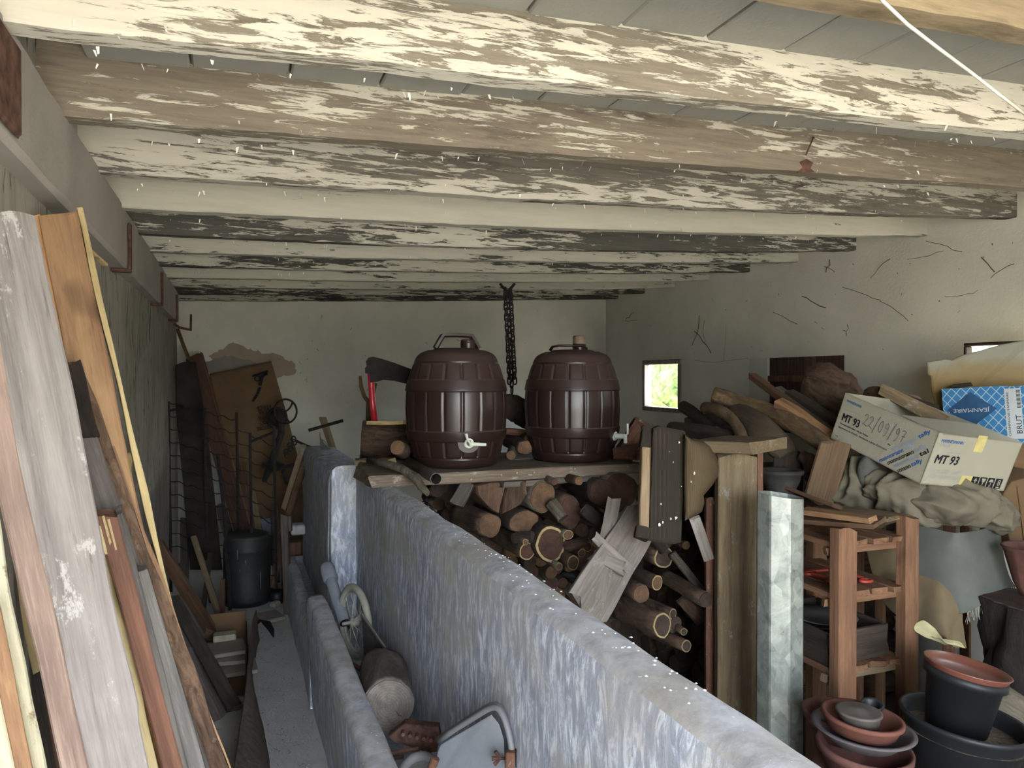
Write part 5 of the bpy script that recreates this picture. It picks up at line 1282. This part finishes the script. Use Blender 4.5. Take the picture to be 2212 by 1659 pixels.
sk.tube(pts, [.008, .018, .020, .014, .003], 8, flat=.2); tag(sk.build('sickle_blade', m_iron, None, smooth=True), 'dark curved sickle blade lying on the aisle floor', 'sickle')
# black drum
dc = onZ(534, 1300, .2); dr_ = thing('drum', 'dark lidded drum with white drips at the end of the aisle', 'drum', dc)
R = .131; HD = .385
MB().lathe([(.001, .0), (R*.94, 0), (R*.96, .02), (R*.985, .022), (R*.985, .034), (R*.965, .036), (R, .20), (R*.985, HD-.08), (R*1.0, HD-.076), (R*1.0, HD-.066), (R*.985, HD-.062), (R*.96, HD-.02), (R*.90, HD-.005)], 48).build('drum_body', plain('drum_black', rgb('262626'), .6, .1, .4, .4, 14), dr_, loc(dc), smooth=True)
MB().lathe([(R*.93, HD-.006), (R*.94, HD+.006), (R*.88, HD+.012), (R*.3, HD+.014), (.001, HD+.014)], 48).build('lid', plain('lid_black', rgb('2e2e2d'), .6, .1, .4, .3, 14), dr_, loc(dc), smooth=True)
dm = MB()
for k in range(5):
    a = rnd(-2.3, -.9); z = rnd(.1, .34); L = rnd(.005, .09)*(k % 2+.3); p = dc+V((math.cos(a)*R*1.005, math.sin(a)*R*1.005, z)); dm.tube([p, p+V((rnd(-.004, .004), 0, -L))], [.0014, .0006], 5)
dd = dm.build('paint_drips', M_vase, dr_); dd['kind'] = 'stuff'
bp = onZ(598, 1302, .2); tag(MB().lathe([(.001, 0), (.035, 0), (.045, .03), (.042, .07), (.036, .072), (.001, .05)], 24).build('small_pot', M_black, None, loc(bp), smooth=True), 'small black pot squeezed right of the drum', 'pot')
# post by the manger, blocks
pt_ = thing('wood_post', 'narrow upright wooden post with nailed side block beside the drum', 'post', onZ(620, 1322, .2))
A = onZ(622, 1325, .2); B = V((A.x-.015, A.y+.01, 1.5-(1112-815)/1600*((A-CAM).dot(FW))))
board('upright', None, A, B, .038, .035, W_greyd, RT, parent=pt_); board('side_block', None, B+RT*.03-UP*.01, B+RT*.032-UP*.09, .016, .03, W_greyd, RT, parent=pt_)
tag(MB().box((-.045, -.05, 0), (.045, .05, .075), bev=.006).build('wood_block', W_brown, None, loc(V((.33, 4.45, .48)))), 'square brown wood block sitting on the back manger wall', 'block')
tag(MB().box((-.04, -.05, 0), (.04, .05, .06), bev=.008).build('stone_block', m_wash_top, None, loc(V((.37, 4.62, .56)))), 'pale stone block behind the brown wood block', 'block')
# battens leaning behind the drum and in the corner
BG = 'battens leaning behind the drum'
for a, b, t1, t2, w_, m, lb in (((476, 1090), (502, 1185), 4.9, 4.7, .06, W_greyd, 'left batten of the row just behind the drum lid'), ((492, 1010), (524, 1185), 5.0, 4.7, .05, W_brown, 'second batten behind the drum lid'),
    ((520, 1000), (545, 1180), 5.0, 4.7, .065, W_brown, 'third batten behind the drum lid, browner and broad'), ((545, 1060), (565, 1180), 4.95, 4.7, .035, W_post, 'thin yellowish batten behind the drum lid'),
    ((592, 1095), (594, 1160), 4.9, 4.8, .045, W_greyd, 'short upright board right above the drum')):
    A = P(a[0], a[1], t1); B = P(b[0], b[1], t2); zf = .205; B2 = A+(B-A)*((A.z-zf)/(A.z-B.z)); board('batten', lb, A, B2, w_, .02, m, RT, group=BG)
quad('blue_sheet', [P(562, 1122, 4.95), P(583, 1118, 4.95), P(590, 1160, 4.9), P(572, 1160, 4.9)], .01, plain('sheet_bluegrey', rgb('6a747f'), .8)); tag(bpy.data.objects['blue_sheet'], 'pale blue-grey sheet scrap behind the drum', 'sheet')
for a, b, t1, w_, m, lb in (((418, 1158), (474, 1318), 4.3, .032, W_post, 'pale narrow batten leaning left of the drum'), ((438, 1190), (458, 1290), 4.5, .03, W_brown, 'short dark batten left of the pale narrow one'), ((482, 1250), (480, 1322), 4.05, .022, W_brown, 'stubby stick standing at the left foot of the drum'),
    ((399, 1120), (399, 1200), 4.7, .05, W_greyd, 'short grey board in the left corner behind the mesh'), ((455, 1195), (438, 1315), 4.25, .022, W_dark, 'thin crooked lath left of the drum')):
    A = P(a[0], a[1], t1); B = onZ(b[0], b[1]+12, .2) if b[1] > 1280 else P(b[0], b[1]+130, t1); board('batten', lb, A, B, w_, .02, m, RT)
# back corner: dark panel, reddish board, stick
dp = sheet('leaning_sheet', [[P(379, 788, 4.6), P(398, 782, 4.65), P(422, 783, 4.7)], [P(382, 900, 4.55), P(410, 900, 4.6), P(443, 900, 4.6)], [P(398, 1060, 4.5), P(430, 1060, 4.5), P(462, 1060, 4.5)], [P(412, 1230, 4.45), P(440, 1230, 4.45), P(480, 1230, 4.45)]], plain('panel_black', rgb('28231f'), .85, 0, .2, .4, 8), 20, 30, .006, 5, .012)
tag(dp, 'dark drooping sheet standing in the far left corner', 'panel')
ra = thing('board', 'long reddish board leaning across the far left corner', 'board', P(470, 1000, 4.9))
A, B = P(418, 768, 5.0), P(520, 1130, 4.72); B = A+(B-A)*((A.z-.205)/(A.z-B.z))
board('face', None, A, B, .105, .02, wood('board_redbrown', rgb('33231d'), rgb('4e362c'), rgb('62463a'), 28), RT, parent=ra); x_ = frame(A, B, RT).to_3x3() @ V((1, 0, 0)); board('edge_strip', 'lighter reddish edge', A+x_*.056, B+x_*.056, .008, .024, W_red, RT, parent=ra)
st = MB().tube([P(384, 712, 4.7), P(395, 742, 4.85), P(408, 775, 4.95)], .012, 6); tag(st.build('stick', W_brown, None), 'short stick wedged between the wall beam and the corner boards', 'stick')
tag(MB().tube([P(470, 980, 4.3), P(482, 1080, 4.25), P(490, 1180, 4.2), onZ(497, 1318, .205)], .012, 6).build('iron_rod', m_iron, None), 'straight black iron rod leaning behind the mesh', 'rod')
# cardboard leaning on the back wall
cbk = sheet('cardboard_sheet', [[P(453, 808, 5.15), P(520, 794, 5.22), P(586, 780, 5.30)], [P(480, 930, 5.1), P(550, 915, 5.17), P(622, 905, 5.25)], [P(500, 1060, 5.05), P(575, 1050, 5.12), P(652, 1035, 5.2)], [P(510, 1230, 5.0), P(590, 1220, 5.07), P(662, 1210, 5.1)]], plain('cardboard_wall', rgb('5d4b37'), .9, 0, .1, .2, 6), 24, 30, .004, 3, .006)
tag(cbk, 'big brown cardboard sheet with black print leaning on the back wall', 'cardboard')
pr = MB(); f = lambda x, y: P(x, y, 5.18)
pr.tube([f(546, 812), f(579, 801)], .007, 5); pr.tube([f(578, 806), f(567, 812), f(562, 832)], .010, 6); pr.tube([f(562, 836), f(557, 850)], .010, 6); pr.tube([f(556, 852), f(546, 866)], .009, 6)
a0 = f(556, 817); pr.tube([a0+RT*math.cos(k*math.pi/6)*.018+UP*math.sin(k*math.pi/6)*.018 for k in range(12)], .004, 5, loop=True)
pr.build('printed_hose_sign', M_blacktxt, cbk)
rot = math.radians(192); xd = RT*math.cos(rot)+UP*math.sin(rot); yd = UP*math.cos(rot)-RT*math.sin(rot)
for s_, x, y, w_ in (('AUTOMAT', 598, 902, .12), ('MACHINE', 592, 893, .11), ('MA CUCIRE', 600, 913, .15), ('ATRICE', 586, 872, .10), ('DORA', 580, 883, .07)): text(cbk, s_, P(x, y, 5.10), xd, yd, w_, .028, M_blacktxt)
rt2 = math.radians(-77); xd2 = RT*math.cos(rt2)+UP*math.sin(rt2); text(cbk, 'FATTO IN ITALIA', P(470, 826, 5.10), xd2, RT*math.cos(rt2+math.pi/2)+UP*math.sin(rt2+math.pi/2), .19, .02, plain('ink_red', rgb('7a3b33'), .8))
# wire mesh panels
for lb, rods, t0, wires in (('left black wire panel with wavy wires standing across the aisle', ((364, 867, 1300), (442, 880, 1290), (511, 890, 1290)), 4.45, (364, 511)), ('right black wire panel with wavy wires leaning beside the drum', ((540, 934, 1200), (592, 921, 1190)), 4.3, (511, 594))):
    wp = thing('wire_fence', lb, 'mesh', onZ(rods[0][0], 1300, .2), 'wire panels across the aisle')
    for x, y, y2 in rods: A = P(x, y, t0); MB().tube([A, V((A.x+.01, A.y, .21))], .0095, 6).build('rod', m_iron, wp)
    for i in range(12):
        y0 = (868 if wires[0] < 400 else 925)+28*i; pts = []
        for k in range(37):
            u = k/36; x = wires[0]+(wires[1]-wires[0])*u; pts.append(P(x, y0+u*40+2.2*math.sin(u*(wires[1]-wires[0])/5.0), t0+.004*math.sin(k*2.1)))
        MB().tube(pts, .0028, 4).build('wire', m_iron, wp)
    a = rods[0]; b = rods[-1]; MB().tube([P(a[0], a[1]+20, t0), P(b[0], b[1]+12, t0)] if wires[0] > 400 else [P(a[0], a[1]+20, t0), P(398, a[1]+13, t0)], .008, 5).build('crossbar', m_iron, wp)
# hand wheel machine
hm = thing('hand_machine', 'old cast iron hand machine with a spoked flywheel against the cardboard', 'machine', P(600, 1040, 4.8))
def wheel_px(cx, cy, rx, t, nsp, yaw=0, r_=.007):
    c = P(cx, cy, t); R = rx*t/FPX; hx = RT*math.cos(yaw)+FW*math.sin(yaw); m = MB(); m.tube([c+hx*math.cos(a)*R+UP*math.sin(a)*R*1.08 for a in [2*math.pi*k/32 for k in range(32)]], r_, 6, loop=True)
    m.build('flywheel', m_iron, hm, smooth=True)
    for s in range(nsp):
        a = 2*math.pi*s/nsp+.4; q = [c+hx*math.cos(a+.5*k/5)*R*k/5+UP*math.sin(a+.5*k/5)*R*1.08*k/5 for k in range(6)]; MB().tube(q, r_*.9, 5).build('spoke', m_iron, hm)
wheel_px(617, 888, 24, 4.75, 3); wheel_px(598, 902, 19, 4.9, 0, .3, .012)
MB().lathe([(.001, -.02), (.05, -.02), (.055, 0), (.03, .015), (.001, .02)], 24).build('hub_housing', m_iron, hm, frame(P(598, 902, 4.88), P(598, 902, 4.78)), smooth=True)
MB().tube([P(608, 905, 4.82), P(608, 935, 4.82), P(596, 970, 4.8), P(588, 1000, 4.78), P(574, 1030, 4.75), P(570, 1040, 4.75)], [.02, .022, .02, .026, .018, .014], 8).build('frame_leg', m_iron, hm)
MB().tube([P(590, 1000, 4.78), P(610, 1005, 4.78), P(620, 1045, 4.75)], [.02, .018, .012], 8).build('frame_leg', m_iron, hm)
MB().tube([P(568, 1004, 4.6), P(600, 1012, 4.55), P(640, 1002, 4.55), P(660, 985, 4.6), P(700, 998, 4.7)], [.018, .014, .012, .018, .022], 6).build('curved_bar', m_iron, hm)
cc = thing('chain', 'short rusty chain with hook draped on the iron machine', 'chain', P(632, 965, 4.6))
for k in range(6): c = P(634-k*4+(k % 2)*5, 948+k*7, 4.6); MB().tube([c+RT*math.cos(a)*.014+UP*math.sin(a)*.018+FW*(.006*(k % 2)) for a in [2*math.pi*j/10 for j in range(10)]], .005, 5, loop=True).build('link', m_iron, cc)
tag(MB().tube([P(640, 952, 4.6), P(662, 962, 4.6), P(690, 972, 4.6), P(697, 982, 4.6)], .008, 6).build('iron_rod', m_iron, None), 'thin iron bar right of the short chain', 'rod')
th = thing('stake_tool', 'wooden stake with an iron crossbar standing by the pillar', 'tool', P(706, 930, 4.6))
A = P(697, 902, 4.6); B = P(716, 960, 4.55); B = A+(B-A)*2.6; board('stake', None, A, B, .04, .03, W_post, RT, parent=th); MB().tube([P(667, 929, 4.57), P(741, 908, 4.57)], .010, 8).build('crossbar', m_iron, th)
wn_ = MB()
for k in range(8): wn_.tube([P(691, 934+k*2, 4.4), P(693+k*3, 965+k, 4.38), P(706+k*5, 1000+k, 4.36)], .0022, 4)
for k in range(5): wn_.tube([P(691, 945+k*13, 4.4), P(700+k*2, 952+k*12, 4.38), P(714+k*5, 968+k*8, 4.36)], .002, 4)
o_ = wn_.build('wire_net', M_steel, None); tag(o_, 'scrap of fine grey wire netting beside the pillar', 'mesh')
board('batten', 'brown batten leaning left of the back partition', P(656, 962, 4.55), P(614, 1100, 4.45), .035, .03, W_post, RT); board('batten', 'second darker batten beside it with a broken top', P(655, 1010, 4.5), P(612, 1150, 4.3), .035, .03, W_brown, RT)
board('board', 'dark crossed board leaning between the drum and the post', P(612, 1150, 4.35), onZ(585, 1290, .21), .035, .02, W_brown, RT)

# ================================================================== IN THE MANGER TROUGH
lg = log('thick weathered log with cracked grey end lying in the manger', P(840, 1525, 2.02), P(826, 1448, 2.40), .072, .074, bark('log_weathered', rgb('5b544d'), rgb('a3998e'), 12, .1), endgrain('endgrain_weathered', rgb('7b7168'), rgb('91877c')), rough=.09, n=40, nl=14, name='log')
wh = thing('spoked_wheel', 'pale dusty spoked pram wheel standing in the manger', 'wheel', P(768, 1425, 2.76))
wc_ = P(767, 1342, 2.76); wn2 = V((.97, .24, 0)).normalized(); MW = frame(wc_, wc_+wn2, V((0, 0, 1)))
R = .138
MB().tube([V((math.cos(a)*(R-.012), math.sin(a)*(R-.012), 0)) for a in [2*math.pi*k/56 for k in range(56)]], .0135, 12, loop=True).build('tyre', M_rub, wh, MW, smooth=True)
MB().tube([V((math.cos(a)*(R-.027), math.sin(a)*(R-.027), 0)) for a in [2*math.pi*k/56 for k in range(56)]], .006, 8, loop=True, flat=1).build('rim', M_rub, wh, MW, smooth=True)
MB().tube([V((0, 0, -.05)), V((0, 0, -.02)), V((0, 0, -.019)), V((0, 0, .02)), V((0, 0, .021)), V((0, 0, .03))], [.006, .006, .017, .017, .008, .006], 16).build('hub', M_rub, wh, MW, smooth=True)
for k in range(14):
    a = 2*math.pi*k/14; z0 = .014 if k % 2 else -.014; MB().tube([V((math.cos(a+.25)*.015, math.sin(a+.25)*.015, z0)), V((math.cos(a)*(R-.026), math.sin(a)*(R-.026), 0))], .0018, 5).build('spoke', M_rub, wh, MW)
pv = thing('drain_pipe', 'paint-spattered grey pipe with collar standing in the manger by the pillar', 'pipe', P(737, 1340, 2.85))
a, b = P(745, 1345, 2.80), P(706, 1225, 3.02); M = frame(a, b); L = (b-a).length; M_pv = plaster('pipe_spattered', rgb('7d8087'), rgb('b2aa98'), .9, 1.5)
MB().lathe([(.020, 0), (.022, 0), (.022, L-.03), (.020, L)], 20).build('pipe_wall', M_pv, pv, M, smooth=True); MB().lathe([(.022, L-.075), (.029, L-.07), (.030, L-.01), (.028, L+.004), (.02, L+.012), (.001, L+.014)], 20).build('collar', M_pv, pv, M, smooth=True)
fb = face_plate('dark_board', [(781, 1327), (792, 1340), (872, 1456), (866, 1500), (822, 1500), (789, 1448), (784, 1390)], lambda x, y: 2.62-(x-780)*.003, .008, wood('board_charcoal', rgb('2d2b2b'), rgb('45423f'), rgb('5b5753'), 30), None, .002, 4, .001)
tag(fb, 'dark grey board wedged between the pram wheel and the thick log', 'board')
board('light_edge', None, P(781, 1326, 2.60), P(872, 1457, 2.33), .006, .012, W_grey, RT, parent=fb)
board('stick', 'thin reddish stick poking out left of the thick log', P(760, 1433, 2.45), P(792, 1454, 2.38), .012, .01, W_red, cat='stick')
rb = thing('rusty_plate', 'rusty iron plate with a row of bolts below the thick log', 'plate', P(905, 1595, 1.80))
face_plate('plate_body', [(838, 1592), (872, 1562), (946, 1570), (949, 1590), (944, 1624), (930, 1626), (850, 1602)], lambda x, y: 1.86-(x-840)*.0006, .03, m_rust, rb, .003, 4, .003)
for k in range(5): c = P(872+k*15, 1582+k*3, 1.83-(k*.009)); MB().tube([c, c-FW*.012], [.006, .005], 6).build('bolt', m_rust, rb)
for i, (a, b) in enumerate((((842, 1627), (906, 1617)), ((832, 1640), (870, 1634)))):
    tag(MB().tube([P(*a, 1.80), P((a[0]+b[0])/2, (a[1]+b[1])/2-1, 1.79), P(*b, 1.78)], .0055, 8).build('iron_rod', m_rust, None), ('rusty rod lying below the bolted plate', 'shorter rusty rod at the manger edge')[i], 'rod')
sw = thing('small_wheel', 'dusty wheel half hidden at the bottom edge in the manger', 'wheel', P(908, 1690, 1.72)); MS = frame(P(908, 1680, 1.72), P(908, 1680, 1.72)+V((-.35, -.75, .55)), RT)  # small tyred wheel, mostly below the frame
MB().tube([V((math.cos(a)*.046, math.sin(a)*.046, 0)) for a in [2*math.pi*k/36 for k in range(36)]], .011, 10, loop=True).build('tyre', plain('rubber_grey', rgb('6b6867'), .8), sw, MS, smooth=True)
MB().lathe([(.04, 0), (.02, .004), (.008, .012), (.001, .014)], 24).build('disc', M_steel, sw, MS, smooth=True)
tag(MB().tube([P(930, 1665, 1.62), P(941, 1637, 1.62)], [.009, .0095], 12).build('wooden_peg', W_red, None), 'stubby rusty peg leaning over the small wheel', 'peg')
ar = thing('clamp_frame', 'bent grey metal band with wing nut around a pale plate, leaning in the manger', 'frame', P(1040, 1659, 1.5))
tf = lambda x: 1.62-(x-951)*.00105
bp_ = [P(x, y, tf(x)) for x, y in ((948, 1600), (975, 1580), (1010, 1558), (1045, 1536), (1058, 1529), (1070, 1527), (1080, 1533), (1090, 1552), (1098, 1578), (1104, 1607), (1106, 1632), (1107, 1700))]
M_band = plain('band_grey', rgb('77777a'), .6, .2, .3, .15, 12)
MB().tube(bp_, .0065, 10).build('band', M_band, ar, smooth=True); MB().tube([p+FW*.012+UP*-.006*0 for p in bp_], .0058, 10).build('band', M_band, ar, smooth=True)
face_plate('pale_plate', [(945, 1622), (952, 1608), (1062, 1544), (1078, 1565), (1088, 1600), (1094, 1720), (930, 1720)], lambda x, y: tf(x)+.008, .004, plaster('plate_pale', rgb('8d9096'), rgb('6c6e70'), .4, 2), ar, .001, 4, .001)
MB().box((-.009, -.012, -.02), (.009, .006, .018), bev=.002).build('bracket', W_red, ar, frame(P(1102, 1640, tf(1102)-.01), P(1104, 1600, tf(1102)-.01), RT))
MB().box((-.006, -.006, -.018), (.006, .006, .018), bev=.002).build('rubber_block', M_black, ar, frame(P(1119, 1636, tf(1100)), P(1119, 1600, tf(1100)), RT))
wg = MB(); c = P(1080, 1638, tf(1080)-.015)
for dx_, dy_ in ((-.009, .014), (-.011, -.012), (-.016, .0)): wg.tube([c, c+RT*dx_+UP*dy_], [.003, .0042], 6)
wg.tube([c, c+RT*.015], .003, 6).build('wing_nut', m_rust, ar)

# ================================================================== CORD AND COBWEBS
cdm = MB(); cdm.tube([P(1888, -30, 1.02), P(1905, 0, 1.04), P(1960, 52, 1.10), P(2030, 106, 1.17), P(2100, 158, 1.25), P(2160, 205, 1.33), P(2235, 262, 1.42)], .0028, 6)
tag(cdm.build('cord', M_mesh, None, smooth=True), 'white cord stretched diagonally under the nearest ceiling', 'cord')
cw = MB(); random.seed(14)
def squig(px, py, dirx, diry, n, plane):
    pts = []
    for k in range(n):
        pts.append(plane(px, py)); px += dirx+rnd(-5, 5); py += diry+rnd(-4, 4)
    return pts
pr_ = lambda x, y: onX(x, y, XR-.004); pb_ = lambda x, y: onY(x, y, YB-.004)
for px, py, dx_, dy_, n, th_ in ((1352, 690, 5, -5, 5, .004), (1350, 692, 9, 0, 4, .003), (1495, 745, 5, -12, 6, .004), (1500, 715, 6, 10, 6, .005), (1522, 690, 1, 12, 6, .0025), (1732, 640, 10, 6, 6, .004), (1792, 560, -3, 9, 4, .005), (1780, 575, 10, 6, 3, .0025), (1670, 674, 11, 6, 6, .0025),
        (1880, 600, 12, -8, 5, .0025), (1900, 650, 10, 8, 6, .002), (2000, 520, 12, 4, 7, .002), (2120, 555, 9, 8, 5, .0035), (2140, 600, 12, -6, 5, .002), (1820, 620, 14, 4, 7, .002), (1500, 778, 22, -1, 6, .0015), (1568, 700, 0, 15, 6, .0012), (2040, 640, 14, -4, 6, .0015), (1960, 560, 16, -6, 6, .0015), (1830, 700, -2, 10, 4, .0025)):
    cw.tube(squig(px, py, dx_, dy_, n, pr_), [th_*.62]*n, 4)
for k in range(70):
    pl = pr_ if rnd(0, 1) < .45 else pb_; px, py = (rnd(1340, 2190), rnd(520, 760)) if pl is pr_ else (rnd(650, 1290), rnd(665, 880))
    if pl is pr_ and py < 655-(px-1310)*.2: continue
    L = rnd(2, 7); cw.tube([pl(px, py), pl(px+rnd(-L, L), py+rnd(1, L))], [rnd(.001, .0035), .0006], 4)
for px, py in ((1100, 612), (2150, 440)): pass
wr = bpy.data.objects['wall_right']; o_ = cw.build('cobweb_strands', plain('cobweb_dust', rgb('645e56'), .95), wr); o_['kind'] = 'stuff'

# straw and chips on the aisle floor, chips on the wall tops, flakes on the seat back
random.seed(33)
for nm, mat, n, fn in (('straw_bits', plain('straw', rgb('857758'), .95), 230, lambda: V((.15+random.gauss(0, .06)+.05*math.sin(len(COL.objects)), rnd(1.7, 4.0)**1.0, .207))), ('plaster_chips', m_mortar, 260, lambda: V((rnd(.0, .28), rnd(1.7, 4.4), .208)))):
    m = MB()
    for i in range(n):
        p = fn(); a = rnd(0, 6.3); L = rnd(.003, .016) if nm == 'straw_bits' else rnd(.002, .006); d = V((math.cos(a), math.sin(a), rnd(-.1, .1)))*L; q = V((-math.sin(a), math.cos(a), 0))*(.0008 if nm == 'straw_bits' else L*.7)
        m.add([p-d-q, p+d-q, p+d+q, p-d+q, p+V((0, 0, .002))], [(0, 1, 4), (1, 2, 4), (2, 3, 4), (3, 0, 4)])
    bo = m.build(nm, mat, aisle); bo['kind'] = 'stuff'
m = MB()
for i in range(160):
    y = rnd(.8, 3.3); p = V((rnd(.535, .60), y, ZP+.004)); L = rnd(.0015, .0045); a = rnd(0, 6.3)
    m.add([p+V((math.cos(a+k*1.57)*L*rnd(.6, 1.2), math.sin(a+k*1.57)*L, 0)) for k in range(4)]+[p+V((0, 0, .0015))], [(0, 1, 4), (1, 2, 4), (2, 3, 4), (3, 0, 4)])
bo = m.build('paint_flakes', plain('chip_white', rgb('dcdcd8'), .9), part); bo['kind'] = 'stuff'
m = MB()
for px, py, s in ((1460, 1118, 6), (1449, 1120, 4), (1454, 998, 3), (1500, 1022, 5), (1493, 1040, 3), (1432, 1128, 5), (1428, 1088, 3), (1467, 955, 4), (1424, 1133, 6), (1446, 975, 2), (1472, 1050, 2)):
    p = P(px, py, 2.585); r = s*2.6/FPX*.6; vs = [p+RT*math.cos(k*1.05)*r*rnd(.4, 1.1)+UP*math.sin(k*1.05)*r*rnd(.7, 1.8) for k in range(6)]; m.add(vs+[p-FW*.003], [(k, (k+1) % 6, 6) for k in range(6)])
bo = m.build('bird_droppings', plain('dropping_white', rgb('d2cfc0'), .9), seat); bo['kind'] = 'stuff'
